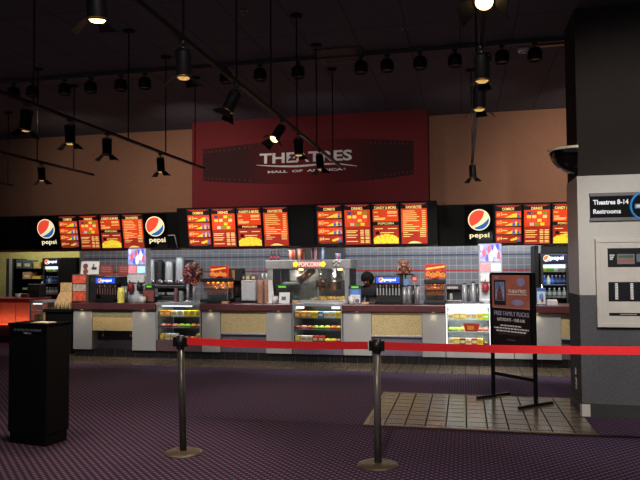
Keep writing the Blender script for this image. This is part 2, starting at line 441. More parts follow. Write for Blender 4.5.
for i in range(17):
    tt = i/16; xx = 257+(357-257)*tt
    yy = 165.3 + 1.2*math.sin(PI*min(1, tt*1.6)) - 2.4*max(0, tt-.4)/.6 + 3.2*max(0, tt-.8)/.2
    th = .25+1.0*math.sin(PI*tt)
    up_.append(loc(xx, yy-th*.8)); lo_.append(loc(xx, yy+th*.8))
M().prism(up_+lo_[::-1], -.02, -.01).ob('swoosh', PALE, g)

# ------------------------------------------------------------------ menu boards
TILT = R_(11)
def globe(R, mb, y=0, th=.006, mi=(0, 1, 2), cx=0, cz=0):
    def arc(a, b, r, n=22): return [(cx+r*math.cos(R_(a+(b-a)*i/n)), cz+r*math.sin(R_(a+(b-a)*i/n))) for i in range(n+1)]
    def bez(p, c, q, n=12): return [((1-t)**2*p[0]+2*t*(1-t)*c[0]+t*t*q[0], (1-t)**2*p[1]+2*t*(1-t)*c[1]+t*t*q[1]) for t in [i/n for i in range(1, n)]]
    mb.prism(arc(0, 351, R, 40), y-th, y, mi[0])
    a = arc(58, 222, R*.9); mb.prism(a+bez(a[-1], (cx+R*.42, cz-R*.12), a[0]), y-th*1.7, y-th, mi[1])
    a = arc(236, 372, R*.9); mb.prism(a+bez(a[-1], (cx+R*.45, cz-R*.5), a[0]), y-th*1.7, y-th, mi[2])
def menu_panel(kind, x0, x1, z0, z1, par):
    W, H = x1-x0, z1-z0
    pm = M()
    f = M().box(x0, x1, -.03, 0, z0, z1, 0, .004).ob('menu_panel', MATS['black_satin'], par)
    u = lambda q: x0+W*q
    w = lambda q: z1-H*q
    # red strip over the heading
    hm = M(); hm.prism([(u(.04), w(.015)), (u(.96), w(.015)), (u(.8), w(.055)), (u(.2), w(.055))][::-1], -.033, -.03, 0)
    title = {'combos': 'COMBOS', 'drinks': 'DRINKS', 'candy': 'CANDY & MORE', 'fav': 'FAVORITES'}[kind]
    tw = {'combos': .22, 'drinks': .2, 'candy': .4, 'fav': .28}[kind]
    hm.text(title, u(.5-tw), u(.5+tw), w(.138), w(.07), -.033, 1, .003, .03)
    hm.ob('heading', [E_DRED, E_CRM], f)
    if kind == 'combos':
        for i in range(4):
            a_, b_ = .16+i*.2, .325+i*.2
            r = M(); r.box(u(.05), u(.97), -.036, -.03, w(b_), w(a_), 0)
            r.text('#%d' % (i+1), u(.09), u(.27), w(a_+.125), w(a_+.03), -.036, 1, .003, 0)
            r.box(u(.29), u(.47), -.038, -.036, w(a_+.09), w(a_+.07), 1)
            if i < 3: r.prism([(u(.38), w(b_-.008)), (u(.6), w(b_-.07)), (u(.66), w(b_-.09)), (u(.85), w(b_-.12)), (u(.93), w(b_-.1)), (u(.94), w(b_-.008))], -.04, -.036, 2)
            else:
                for k in range(3): r.box(u(.58+.09*k), u(.72+.09*k), -.04, -.036, w(b_-.03-.02*k), w(b_-.075-.02*k), 2)
            n = 1 if i in (0, 3) else 2
            for k in range(n): r.box(u(.82-.17*k), u(.92-.17*k), -.043, -.04, w(b_-.01), w(b_-.125), 3); 
            for k in range(n): r.box(u(.83-.17*k), u(.91-.17*k), -.045, -.043, w(b_-.07), w(b_-.1), 4)
            r.box(u(.12), u(.82), -.034, -.03, w(b_+.022), w(b_+.012), 5)
            r.ob('combo_row', [E_RED if i < 3 else E_DRED, E_CRM, E_YEL, E_LOGOB, E_LOGOR, E_BRN], f)
    elif kind == 'drinks':
        M().box(u(.04), u(.97), -.036, -.03, w(.55), w(.14), 0).box(u(.04), u(.97), -.036, -.03, w(.985), w(.55), 1).ob('lit_film', [E_RED, E_DRED], f)
        cols = [[mat('lit_navy_print', (70, 60, 110), .4, emit=.9), E_BRN, E_YEL, mat('lit_olive_print', (110, 140, 40), .4, emit=.9)], [E_YEL, E_CRM, E_LOGOR, E_CRM], [E_LOGOR, E_LOGOR, E_YEL, E_LOGOR], [mat('lit_grey_print', (190, 180, 150), .4, emit=.9), mat('lit_olive_print', (150, 170, 40)), E_YEL]]
        for r_i, row in enumerate(cols):
            for k, mm in enumerate(row):
                xa = .14+.19*k+(.1 if r_i == 3 else 0); za = .18+.092*r_i
                M().box(u(xa), u(xa+.15), -.041, -.036, w(za+.072), w(za), 0, .002).ob('drink_picture', mm, f)
        r = M()
        for k, zz in enumerate((.64, .68, .745, .80, .9)):
            r.box(u(.08), u(.5-.06*(k % 2)), -.039, -.036, w(zz+.018), w(zz))
        for k, zz in enumerate((.63, .67, .7, .745, .8, .835, .89, .925)):
            r.box(u(.6), u(.73), -.039, -.036, w(zz+.02), w(zz)).box(u(.78), u(.93), -.039, -.036, w(zz+.02), w(zz))
        r.ob('price_print', E_CRM, f)
    elif kind == 'candy':
        M().box(u(.04), u(.97), -.036, -.03, w(.44), w(.14), 0).box(u(.04), u(.97), -.036, -.03, w(.985), w(.53), 1).ob('lit_film', [E_RED, E_DRED], f)
        M().text('POPCORN', u(.22), u(.8), w(.51), w(.46), -.031, 0, .003, .02).ob('popcorn_heading', E_CRM, f)
        r = M()
        for zz, a_, b_ in ((.2, .08, .22), (.3, .08, .26), (.345, .08, .5), (.375, .08, .48)): r.box(u(a_), u(b_), -.039, -.036, w(zz+.018), w(zz))
        for zz in (.19, .225, .29): r.box(u(.58), u(.92), -.039, -.036, w(zz+.02), w(zz))
        r.ob('candy_price_print', E_CRM, f); r = M()
        for zz, a_, b_ in ((.6, .1, .4), (.6, .58, .92), (.7, .3, .8)): r.box(u(a_), u(b_), -.039, -.036, w(zz+.018), w(zz))
        r.ob('price_print', E_CRM, f)
        pts = [(u(.05), w(.97))]
        n = 22
        rs = random.Random(3)
        top_ = [(u(.05+.91*i/n), w(.86-.1*math.sin(PI*i/n)**.7-rs.random()*.03)) for i in range(n+1)]
        M().prism([(u(.96), w(.97)), (u(.05), w(.97))]+top_, -.046, -.036).ob('popcorn_picture', E_YEL, f)
        M().cyl((u(.19), -.04, w(.71)), (u(.19), -.036, w(.71)), W*.07, W*.07, 16).ob('round_badge', mat('lit_black_badge', (40, 24, 16), .4), f)
    else:
        M().box(u(.04), u(.97), -.036, -.03, w(.7), w(.14), 0).box(u(.04), u(.97), -.036, -.03, w(.985), w(.7), 1).ob('lit_film', [E_RED, E_DRED], f)
        r = M(); rs = random.Random(5)
        for k in range(14):
            zz = .19+.047*k
            r.box(u(.1), u(.1+.12+.5*rs.random()), -.039, -.036, w(zz+.014), w(zz))
            r.box(u(.76+(.03 if k < 9 else -.05)), u(.92), -.039, -.036, w(zz+.016), w(zz))
        r.ob('price_print', E_CRM, f)
        M().prism([(u(.25), w(.975)), (u(.78), w(.975)), (u(.62), w(.935)), (u(.5), w(.925)), (u(.4), w(.93))], -.04, -.036).ob('plate_picture', E_CRM, f)
def logo_panel(x0, x1, z0, z1, gx, gz, gr, wx0, wx1, wz0, wz1, par):
    f = M().box(x0, x1, -.025, 0, z0, z1, 0, .004).ob('logo_panel', mat('gloss_black_panel', (12, 12, 14), .15), par)
    mb = M(); globe(gr, mb, -.025, .006, (0, 1, 2), gx, gz)
    mb.ob('globe_logo', [E_LOGOW, E_LOGOR, E_LOGOB], f)
    M().text('pepsi', wx0, wx1, wz0, wz1, -.026, 0, .006, .012).ob('logo_lettering', E_LOGOW, f)
    return f
def board(label, Yf, px0, px1, ybot, ytop, pxm, items, Ywall, depth):
    X0, X1 = SX(px0, Yf, 230), SX(px1, Yf, 230)
    zb = SZ(ybot, Yf, pxm); zt = SZ(ytop, Yf-.13, pxm)
    H = (zt-zb)/math.cos(TILT)
    g = thing('menu_board', label, 'menu board', ((X0+X1)/2, Yf, zb), (0, 0, 0), 'menu boards above the counter')
    xm = (X0+X1)/2; ca, sa = math.cos(TILT), math.sin(TILT)
    M().prismx([(0.031*ca, 0.031*sa-.005), (-H*sa+.031, H*ca+.01), (Ywall-Yf, H*ca+.01), (Ywall-Yf, -.005)], X0-xm, X1-xm).ob('housing', MATTE, g)
    face = g
    holder = []
    for it in items:
        k = it[0]
        # sizes measured at half height of the tilted face
        Ym = Yf-H*sa/2
        a_, b_ = SX(it[1], Ym, 228)-xm, SX(it[2], Ym, 228)-xm
        n0 = set(C.objects)
        if k == 'logo':
            gx, gy, gr, wa, wb, wy0, wy1 = it[3:]
            zz = lambda py: (SZ(py, Ym, gx)-zb)/ca
            sx_ = lambda q: SX(q, Ym, 228)-xm
            logo_panel(a_, b_, .005, H-.01, sx_(gx), zz(gy), (sx_(gx+gr)-sx_(gx-gr))/2, sx_(wa), sx_(wb), zz(wy1), zz(wy0), g)
        elif k == 'blank':
            M().box(a_, b_, -.025, 0, .005, H-.01, 0, .004).ob('blank_panel', MATTE, g)
        else: menu_panel(k, a_+.006, b_-.006, .004, H-.012, g)
        for o in set(C.objects)-n0:
            if o.parent == g: o.rotation_euler = (TILT, 0, 0); o.location = (0, .03, 0)
    return g
board('long lit menu board between two globe logos, over the soda end of the counter', 11.74, -8, 178, 248.8, 214.6, 90,
      [('blank', -7, 29.5), ('logo', 30, 58, 46.3, 228.6, 8.6, 41, 55.5, 239.6, 245), ('combos', 59, 78.6), ('drinks', 79.2, 99.6), ('candy', 100.2, 121.4), ('fav', 122, 144),
       ('logo', 145, 167, 155.2, 226.2, 9.3, 148.6, 164.6, 237.2, 243.4), ('blank', 167.5, 177.5)], YB, .15)
board('lit four-panel menu board above the candy bouquet and pretzel warmer', 10.95, 179, 315, 246.8, 206.9, 240,
      [('combos', 187, 211), ('drinks', 211.3, 236.4), ('candy', 236.8, 262.2), ('fav', 262.6, 289), ('blank', 289.6, 314.5)], YRED, .4)
board('lit four-panel menu board right above the employee and popcorn machine', 10.95, 315.6, 437, 244.6, 202.6, 376,
      [('combos', 316.4, 343.2), ('drinks', 343.6, 371.4), ('candy', 371.8, 399.6), ('fav', 400, 428.4)], YRED, .4)
board('lit menu board with one large globe logo beside the grey column', 11.74, 438, 640, 244.6, 203.4, 520,
      [('blank', 438.5, 464.5), ('logo', 465, 493, 479.1, 219.6, 11, 469.6, 489.4, 232.6, 238.4), ('combos', 494.2, 522.4), ('drinks', 522.8, 551.2), ('candy', 551.6, 580.5), ('fav', 581, 610)], YB, .15)
# loose cable hooked over the dark board end
p, q = PY(172, 235, 11.55), PY(178, 248, 11.6)
m = M(); a_ = PY(168, 235.5, 11.5); b_ = PY(174.5, 235, 11.5); c_ = PY(177.5, 248, 11.66)
tag(m.tube([a_, b_, c_], .009, 0, 8).ob('hanging_cable', WHITE), 'thin pale cable bent over the dark end of the menu board', 'cable')

# ------------------------------------------------------------------ counter
def zc(py, pxm=300): return SZ(py, YC, pxm)
TOE = .135
E_PUCK = mat('soft_puck_glow', (255, 214, 130), .4, emit=.7, var=.02)
def puck_lamp(x):
    ld = bpy.data.lights.new('puck_lamp', 'SPOT'); ld.energy = 1.3; ld.color = (1, .84, .5); ld.spot_size = R_(120); ld.spot_blend = 1; ld.shadow_soft_size = .03
    o = bpy.data.objects.new('puck_lamp', ld); C.objects.link(o); o.location = (x, YC-.035, .83)
def counter_unit(label, xs, parts_x):
    """xs: world ends; parts_x: list of (kind, x0, x1)"""
    g = thing('counter_unit', label, 'counter', ((xs[0]+xs[1])/2, YC, 0), (0, 0, 0), 'counter units of the concession stand')
    c = (xs[0]+xs[1])/2
    M().box(xs[0]-c, xs[1]-c, .05, YT-YC-.02, 0, TOE).ob('toe_kick', TILEBASE, g)
    M().box(xs[0]-c, xs[1]-c, .3, YT-YC-.02, TOE, .845).ob('carcass', NICHE, g)
    for k, a_, b_ in parts_x:
        a_, b_ = a_-c, b_-c
        if k == 'p':
            M().box(a_+.004, b_-.004, 0, .3, TOE, .845, 0, .004).ob('front_panel', LAM, g)
            l = M(); l.cyl(((a_+b_)/2, -.03, .843), ((a_+b_)/2, -.03, .8495), .018, .018, 14); l.ob('puck_light', E_PUCK, g); puck_lamp(c+(a_+b_)/2)
        else:
            up = .13 if k == 'n1' else 0
            M().box(a_, b_, .02, .3, .47, .845-up, 0, .003).ob('speckled_board', MATS['speckled_tan_board'], g)
            if up:
                M().box(a_, b_, .015, .3, .845-up, .845, 0, .003).ob('upper_strip', mat('greenish_board', (112, 116, 88), .6, var=.25, scale=40), g)
            if k != 'n1':
                M().box(a_, b_, .06, .3, TOE, .462, 0, .003).ob('recess_panel', NICHE if k == 'n3' else mat('steel_recess', (112, 104, 112), .35, .4), g)
                M().box(a_, b_, .01, .3, .44, .47, 0, .003).ob('ledge', STEEL, g)
            else:
                for q in (.2, .9): M().box(a_+(b_-a_)*q-.02, a_+(b_-a_)*q+.02, .1, .3, .36, .47).ob('bracket', mat('brown_bracket', (84, 66, 56), .6), g)
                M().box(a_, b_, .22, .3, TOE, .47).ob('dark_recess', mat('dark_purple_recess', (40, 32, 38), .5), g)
    return g
def top(label, xa, xb):
    o = M().box(xa, xb, YC-.055, YT, .85, ZT, 0, .008).ob('countertop', BURG)
    return tag(o, label, 'countertop', 'burgundy countertops')
S = lambda q: SX(q, YC, 330)
counter_unit('counter unit with amber-lit speckled board, behind the black podium', (S(73), S(156)), [('p', S(73), S(92)), ('n1', S(92), S(132)), ('p', S(132), S(156))])
counter_unit('grey counter unit with speckled board and steel ledge, under the pretzel warmer', (S(201.5), S(292)), [('p', S(201.5), S(220.5)), ('n', S(220.5), S(266)), ('p', S(266), S(292))])
counter_unit('grey counter unit with violet recess below the employee, behind the near post', (S(343), S(445.5)), [('p', S(343), S(371.5)), ('n3', S(371.5), S(422)), ('p', S(422), S(445.5))])
counter_unit('pale counter unit behind the poster stand, running behind the column', (S(491.5), S(650)), [('p', S(491.5), S(514)), ('p', S(514), S(561.5)), ('n', S(561.5), S(600)), ('p', S(600), S(650))])
top('burgundy countertop holding the yellow cups and first soda fountain', S(73), S(156.5))
top('burgundy countertop under the pretzel warmer and paper cups', S(200.5), S(292.5))
top('burgundy countertop in front of the employee and second soda fountain', S(342.5), S(446))
top('burgundy countertop behind the poster stand and beside the column', S(491), S(650))

# glass display cases full of candy
CANDY = {}
def cmat(n, rgb): return mat('candy_'+n, rgb, .4, var=.3, scale=45)
CCOL = {'orange': (226, 140, 30), 'yellow': (232, 200, 46), 'red': (176, 40, 34), 'green': (150, 196, 36), 'pink': (222, 120, 120), 'white': (205, 205, 196), 'gold': (206, 160, 60),
        'brown': (96, 54, 36), 'blue': (66, 120, 190), 'scarlet': (220, 84, 46)}
def candy_box(col):
    k = ('b', col)
    if k not in CANDY:
        g = thing('candy_box', '', 'candy box')
        M().box(-.045, .045, -.03, .1, 0, .1, 0, .004).ob('carton', cmat(col, CCOL[col]), g)
        M().box(-.035, .035, -.033, -.03, .028, .072).ob('front_label', mat('candy_label_'+('pale' if col not in ('white', 'yellow') else 'dark'), (232, 214, 150) if col not in ('white', 'yellow') else (214, 150, 70), .5, var=.4, scale=80), g)
        CANDY[k] = [g, False]
    return CANDY[k]
def candy_bag(col):
    k = ('g', col)
    if k not in CANDY:
        g = thing('candy_bag', '', 'candy bag')
        m = M(); m.sph((0, .03, .03), (.056, .062, .03), 0, 12); m.box(-.045, .045, -.032, -.018, .022, .034, 0, .003).box(-.045, .045, .075, .092, .026, .036, 0, .003)
        m.ob('pouch', cmat(col, CCOL[col]), g)
        M().box(-.02, .02, -.03, -.02, .026, .052, 0, .004).ob('pouch_label', mat('candy_label_pale', (238, 220, 150), .5, var=.4, scale=80), g)
        CANDY[k] = [g, False]
    return CANDY[k]
def put(kind, col, loc_, rz, label, group):
    pr = candy_box(col) if kind == 'b' else candy_bag(col)
    if not pr[1]:
        pr[1] = True; o = pr[0]; o.location = loc_; o.rotation_euler = (0, 0, rz); o['label'] = label
    else: o = dup(pr[0], loc_, (0, 0, rz), label)
    o['group'] = group
SHZ = [.735, .545, .345]
def display_case(px0, px1, what, cname, style, rows):
    x0, x1 = S(px0), S(px1); c = (x0+x1)/2; w = (x1-x0)/2
    g = thing('display_case', what, 'display case', (c, YC, 0), (0, 0, 0), 'candy display cases in the counter')
    D = YT-YC-.03
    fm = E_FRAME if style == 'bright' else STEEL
    M().box(-w, w, .05, D, 0, TOE).ob('toe_kick', TILEBASE, g)
    M().box(-w, w, 0, D, TOE, .33, 0, .004).ob('base_panel', LAM if style == 'bright' else (NICHE if style == 'mid' else mat('plum_panel', (90, 66, 70), .5)), g)
    back = mat('mirror_white_back', (200, 205, 210), .3) if style == 'bright' else mat('dark_case_back', (34, 30, 28), .3)
    M().box(-w+.02, w-.02, D-.02, D, .33, .93).ob('back_panel', back, g)
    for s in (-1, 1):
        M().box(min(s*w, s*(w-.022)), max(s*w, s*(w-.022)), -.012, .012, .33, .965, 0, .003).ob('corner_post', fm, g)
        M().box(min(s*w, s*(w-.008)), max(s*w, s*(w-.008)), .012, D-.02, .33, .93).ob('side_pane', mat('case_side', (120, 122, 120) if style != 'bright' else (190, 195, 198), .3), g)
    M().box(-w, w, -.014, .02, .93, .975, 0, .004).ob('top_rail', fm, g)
    M().box(-w, w, .02, D, .955, .97, 0, .003).ob('top_pane', STEEL, g)
    M().box(-w+.022, w-.022, -.004, .001, .335, .93).ob('front_pane', GLASS, g)
    if style == 'mid':
        for s in (-.72, .72): M().box(s*w-.07, s*w+.07, .04, .07, .885, .93, 0, .004).ob('lamp_tube', E_WHITE, g)
    else:
        M().box(-w*.8, w*(.55 if style == 'dim' else .8), .03, .055, .905, .93, 0, .004).ob('lamp_tube', E_WHITE, g)
    for z in SHZ[:2]: M().box(-w+.02, w-.02, .03, D-.05, z-.012, z, 0).ob('shelf', mat('case_shelf_pale', (200, 204, 206), .3) if style == 'bright' else mat('case_shelf', (130, 132, 130), .3, .3), g)
    ld = bpy.data.lights.new('case_light', 'AREA'); ld.shape = 'RECTANGLE'; ld.size = 2*w*.8; ld.size_y = .05
    ld.energy = {'bright': 22, 'mid': 5, 'dim': 3.2}[style]; ld.color = (1, .97, .9) if style != 'bright' else (.92, .97, 1)
    lo = bpy.data.objects.new('case_light', ld); C.objects.link(lo); lo.location = (c, YC+.09, .925); lo.rotation_euler = (R_(20), 0, 0)
    for z in SHZ[:2]:
        ld = bpy.data.lights.new('shelf_fill', 'AREA'); ld.shape = 'RECTANGLE'; ld.size = 2*w*.8; ld.size_y = .03  # unseen fill added under each shelf, no fixture built
        ld.energy = {'bright': 2.6, 'mid': 1.5, 'dim': 1.0}[style]; ld.color = (1, .97, .9)
        lo = bpy.data.objects.new('shelf_fill', ld); C.objects.link(lo); lo.location = (c, YC+.05, z-.02); lo.rotation_euler = (R_(35), 0, 0)
    for si, row in enumerate(rows):
        z = SHZ[si] if si < 2 else .331; n = len(row)
        for i, (k, col) in enumerate(row):
            xx = c-w+.075+(2*w-.15)*(i/(n-1)); 
            hue = {'b': 'candy carton', 'g': 'candy bag'}[k]
            put(k, col, (xx, YC+(.08 if k == 'b' else .1), z+.0005), random.uniform(-.12, .12), f'{col} {hue}, {ORD[i]} along the {("top", "middle", "bottom")[si]} shelf of {cname}', f'candy in {cname}')
    return g
B, G = 'b', 'g'
display_case(156.5, 201, 'dim steel-framed display case between soda fountain counter and pretzel warmer counter, with candy', 'the dim plum-based case', 'dim',
    [[(B, 'orange'), (B, 'orange'), (B, 'white'), (B, 'white'), (B, 'yellow'), (B, 'yellow'), (B, 'yellow')], [(G, 'pink'), (G, 'red'), (G, 'pink'), (G, 'green'), (G, 'green'), (G, 'orange'), (G, 'scarlet')], [(B, 'gold'), (B, 'white'), (B, 'white'), (G, 'red'), (G, 'brown'), (G, 'red'), (B, 'yellow')]])
display_case(292.5, 342.5, 'steel-framed candy display case under the popcorn machine', 'the case under the popcorn machine', 'mid',
    [[(B, 'orange'), (B, 'orange'), (B, 'gold'), (B, 'yellow'), (B, 'blue'), (B, 'white'), (B, 'white'), (B, 'yellow')], [(G, 'red'), (G, 'pink'), (G, 'red'), (G, 'green'), (G, 'green'), (G, 'yellow'), (G, 'scarlet'), (G, 'orange')], [(B, 'gold'), (B, 'white'), (B, 'white'), (B, 'red'), (B, 'red'), (G, 'yellow'), (G, 'yellow'), (G, 'red')]])
display_case(446, 491, 'bright white-lit candy display case beside the poster stand', 'the bright white-lit case', 'bright',
    [[(B, 'white'), (B, 'gold'), (B, 'gold'), (B, 'white'), (B, 'white'), (B, 'yellow'), (B, 'green')], [(G, 'green'), (G, 'green'), (G, 'yellow'), (B, 'red'), (B, 'orange'), (G, 'scarlet'), (G, 'pink')], [(B, 'white'), (B, 'gold'), (B, 'brown'), (B, 'white'), (B, 'red'), (B, 'yellow'), (G, 'brown')]])
# red scoop tray in the bright case
x0, x1, z0, z1 = rect(463, 480, 322.5, 329.5, YC+.05)
g = thing('candy_tray', 'open red cardboard candy tray in the bright white-lit case', 'tray', ((x0+x1)/2, YC+.06, SHZ[1]))
w_ = (x1-x0)/2
M().prism([(-w_*.7, .002), (w_*.7, .002), (w_, .13), (-w_, .13)], -.03, -.022).ob('front_wall', cmat('red', CCOL['red']), g)
M().box(-w_*.5, w_*.3, -.034, -.03, .03, .09).ob('front_label', cmat('orange', CCOL['orange']), g)

# recessed, red-lit end of the counter
YR = 12.25
zR = .955
xa, xb = -10.8, SX(30, YR, 300)
g = thing('counter_unit', 'counter run washed red by a glowing strip, behind the podium', 'counter', ((xa+xb)/2, YR, 0), (0, 0, 0), 'counter units of the concession stand')
c = (xa+xb)/2
M().box(xa-c, xb-c, .06, .7, 0, .14).ob('toe_kick', TILEBASE, g)
k = 5; pw = (xb-xa)/k
for i in range(k): M().box(xa-c+pw*i+.006, xa-c+pw*(i+1)-.006, 0, .7, .4, .86, 0, .004).ob('front_panel', mat('salmon_panel', (178, 110, 92), .5), g)
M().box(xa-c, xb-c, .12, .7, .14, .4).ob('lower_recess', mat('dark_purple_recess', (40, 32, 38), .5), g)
M().box(xa-c, xb-c, -.03, .02, .385, .405).ob('light_strip', E_REDSTRIP, g)
tag(M().box(xa, xb+.04, YR-.06, YR+.7, .86, zR, 0, .008).ob('countertop', mat('red_countertop', (120, 36, 36), .35)), 'red countertop of the recessed counter end holding a paper cup', 'countertop', 'burgundy countertops')
# small end case
YE = 11.5
x0, x1 = SX(30.5, YE, 310), SX(43, YE, 310)
g = thing('display_case', 'narrow pale display case at the end of the red-lit counter', 'display case', ((x0+x1)/2, YE, 0), (0, 0, 0), 'candy display cases in the counter')
w_ = (x1-x0)/2
M().box(-w_, w_, 0, .6, 0, .56, 0, .004).ob('base_panel', LAM, g)
M().box(-w_, w_, .55, .6, .56, .9).ob('back_panel', mat('case_side_warm', (150, 130, 104), .4), g)
M().box(-w_, w_, -.01, .6, .9, .94, 0, .004).ob('top_rail', STEEL, g)
for s in (-1, 1): M().box(s*w_-.012, s*w_+.012, -.012, .012, .56, .9, 0, .003).ob('corner_post', STEEL, g)
M().box(-w_+.01, w_-.01, .02, .55, .73, .74).ob('shelf', STEEL, g)
M().box(-w_+.012, w_-.012, -.004, 0, .56, .9).ob('front_pane', GLASS, g)
M().box(-w_*.8, w_*.8, .03, .06, .87, .9, 0, .004).ob('lamp_tube', E_WHITE, g)
for i, col in enumerate(('orange', 'gold')):
    put(B, col, ((x0+x1)/2+(i-.5)*.11, YE+.1, .5605), 0, f'{col} candy carton in the narrow case by the red-lit counter', 'candy in the narrow case')
# black merchandiser stand with a wooden candy rack
YS = 10.75
x0, x1 = SX(43.5, YS, 312), SX(73, YS, 312)-.02
g = thing('display_stand', 'black pedestal stand under the cardboard candy rack', 'stand', ((x0+x1)/2, YS, 0))
w_ = (x1-x0)/2
zs = SZ(309, YS, 58)
M().box(-w_, w_, -.02, .4, zs-.06, zs, 0, .006).ob('stand_top', MATTE, g)
M().box(-w_*.92, w_*.92, .02, .38, 0, zs-.06, 0, .006).ob('pedestal', MATTE, g)
x0, x1 = SX(52.5, YS, 300), SX(73, YS, 300)-.1; w_ = (x1-x0)/2
zt_ = SZ(283, YS, 62)-zs
g = thing('candy_rack', 'tan cardboard counter rack with blue header, on the black pedestal stand', 'candy rack', ((x0+x1)/2, YS+.06, zs))
TAN = mat('tan_cardboard', (206, 168, 116), .7, var=.25, scale=30)
M().box(-w_, w_, .18, .2, .16, zt_, 0).ob('backboard', TAN, g)
M().box(-w_*.8, w_*.9, .17, .18, zt_*.42, zt_*.62).ob('blue_band', mat('navy_print', (50, 66, 110), .6, var=.4, scale=20), g)
M().prismx([(0, 0), (.2, 0), (.2, .3), (.16, .3), (0, .1)], -w_, w_).ob('tray', TAN, g)
for i in range(4): M().cyl((-w_+w_*2*(i+.5)/4, -.015, .02), (-w_+w_*2*(i+.5)/4, -.015, .14), w_*.16, w_*.13, 12).ob('candy_jar', mat('jar_tan', (204, 172, 120), .5), g)

# ------------------------------------------------------------------ items on and behind the counter
def item(name, label, cat, px0, px1, ptop, Y, group=None, z=ZT, pmid=295):
    x0, x1 = SX(px0, Y, pmid), SX(px1, Y, pmid)
    g = thing(name, label, cat, ((x0+x1)/2, Y, z), (0, 0, 0), group)
    return g, (x1-x0)/2, SZ(ptop, Y, (px0+px1)/2)-z
# cup on the red counter
def cup(label, px0, px1, ptop, Y, z=ZT, m_=WHITE, grp='paper cups on the counters', nm='paper_cup'):
    g, w, h = item(nm, label, 'cup', px0, px1, ptop, Y, grp, z)
    M().lathe([(0, 0), (w*.75, 0), (w*.98, h*.97), (w*.9, h*.97), (w*.7, .01), (0, .01)], 18).ob('cup_wall', m_, g)
    M().lathe([(w*.95, h*.95), (w*1.05, h*.965), (w*1.05, h*.99), (w*.95, h)], 18).ob('rolled_rim', m_, g)
    return g
cup('pale paper cup standing on the red countertop', 15.5, 20.5, 293.5, YR+.1, zR)
cup('white paper cup on the counter beside the red card stand', 139.5, 146.5, 296.2, 10.72)
cup('white paper cup in front of the blue flyer by the employee', 348.2, 354.6, 296.3, 10.72)
cup('small white carton-like cup in front of the popcorn machine post', 271.5, 278.2, 296, 10.72)

# far kitchen: shelving, drinks coolers, dark panel
Yk = 13.9
def cooler(name, label, px0, px1, ptop, Y, rows, bright, doorfrac, tone):
    x0, x1 = SX(px0, Y, 280), SX(px1, Y, 280); w = (x1-x0)/2; zt = SZ(ptop, Y, (px0+px1)/2)
    g = thing(name, label, 'drinks cooler', ((x0+x1)/2, Y, 0), (0, 0, 0), 'glass-door drinks coolers')
    M().box(-w, -w+.03, 0, .6, 0, zt).box(w-.03, w, 0, .6, 0, zt).box(-w+.03, w-.03, .57, .6, .1, zt-.185).box(-w+.03, w-.03, 0, .6, 0, .12).box(-w+.03, w-.03, 0, .6, zt-.185, zt).ob('cabinet', BLACK, g)
    hd = M().box(-w*.86, w*.86, -.02, 0, zt-.165, zt-.025, 0, .004).ob('header_panel', mat('navy_header', (20, 30, 60), .3, emit=.5), g)
    mb = M(); globe(.058, mb, -.02, .004, (0, 1, 2), -w*.55, zt-.095); mb.ob('globe_logo', [E_LOGOW, E_LOGOR, E_LOGOB], hd)
    M().text('pepsi', -w*.3, w*.65, zt-.14, zt-.05, -.021, 0, .003, 0).ob('logo_lettering', E_WHITE, hd)
    d = M(); d.box(-w*.92, -w*.84, -.035, 0, .14, zt-.185).box(w*.84, w*.92, -.035, 0, .14, zt-.185).box(-w*.84, w*.84, -.035, 0, .14, .2).box(-w*.84, w*.84, -.035, 0, zt-.2, zt-.185)
    dd = d.ob('door', DSTEEL, g)
    M().box(-w*.84, w*.84, -.02, -.012, .2, zt-.2).ob('door_pane', GLASS, dd)
    M().tube([(-w*.97, -.02, zt*.5), (-w*.97, -.07, zt*.52), (-w*.97, -.07, zt*.68), (-w*.97, -.02, zt*.7)], .012).ob('handle', CHROME, dd)
    M().box(-w*.8, w*.8, .01, .03, zt-.262, zt-.1855).ob('lamp_tube', E_WHITE, g)
    ld = bpy.data.lights.new('cooler_light', 'AREA'); ld.shape = 'RECTANGLE'; ld.size = 2*w*.8; ld.size_y = .012; ld.energy = bright*.55; ld.color = (.93, 1, .95)
    lo = bpy.data.objects.new('cooler_light', ld); C.objects.link(lo); lo.location = ((x0+x1)/2, Y+.03, zt-.188); lo.rotation_euler = (R_(20), 0, 0)
    for zs_, cols, nm in rows:
        M().box(-w+.035, w-.035, .03, .56, zs_-.012, zs_).ob('shelf', mat('cooler_shelf', (150, 152, 150), .4), g)
        n = len(cols)
        for i, (kk, rgb) in enumerate(cols):
            key = ('bottle', tone, kk)
            xx = (x0+x1)/2-w*.72+w*1.44*i/(n-1)
            lab = f'{kk} drink bottle, {ORD[i]} along the {nm} row of the cooler {tone}'
            if key not in CANDY:
                b = thing('drink_bottle', lab, 'bottle', (xx, Y+.06, zs_+.0005), (0, 0, 0), 'bottles in the cooler '+tone)
                M().lathe([(0, 0), (.034, 0), (.035, .012), (.033, .05), (.035, .088), (.03, .108), (.014, .128), (.014, .144), (0, .144)], 14).ob('bottle_body', mat('drink_'+kk, rgb, .2, var=.15), b)
                M().lathe([(.0355, .036), (.036, .042), (.036, .078), (.0355, .084)], 14).ob('bottle_label', mat('drink_label_'+kk, tuple(min(255, v+60) for v in rgb), .5, var=.3, scale=50), b)
                M().cyl((0, 0, .142), (0, 0, .156), .016, .016, 12).ob('bottle_cap', WHITE, b)
                CANDY[key] = b
            else: dup(CANDY[key], (xx, Y+.06, zs_+.0005), None, lab)
    return g
cols1 = [('yellow', (200, 190, 60)), ('green', (110, 170, 50)), ('green', (110, 170, 50)), ('white', (210, 205, 195)), ('grey', (140, 140, 140)), ('grey', (140, 140, 140))]
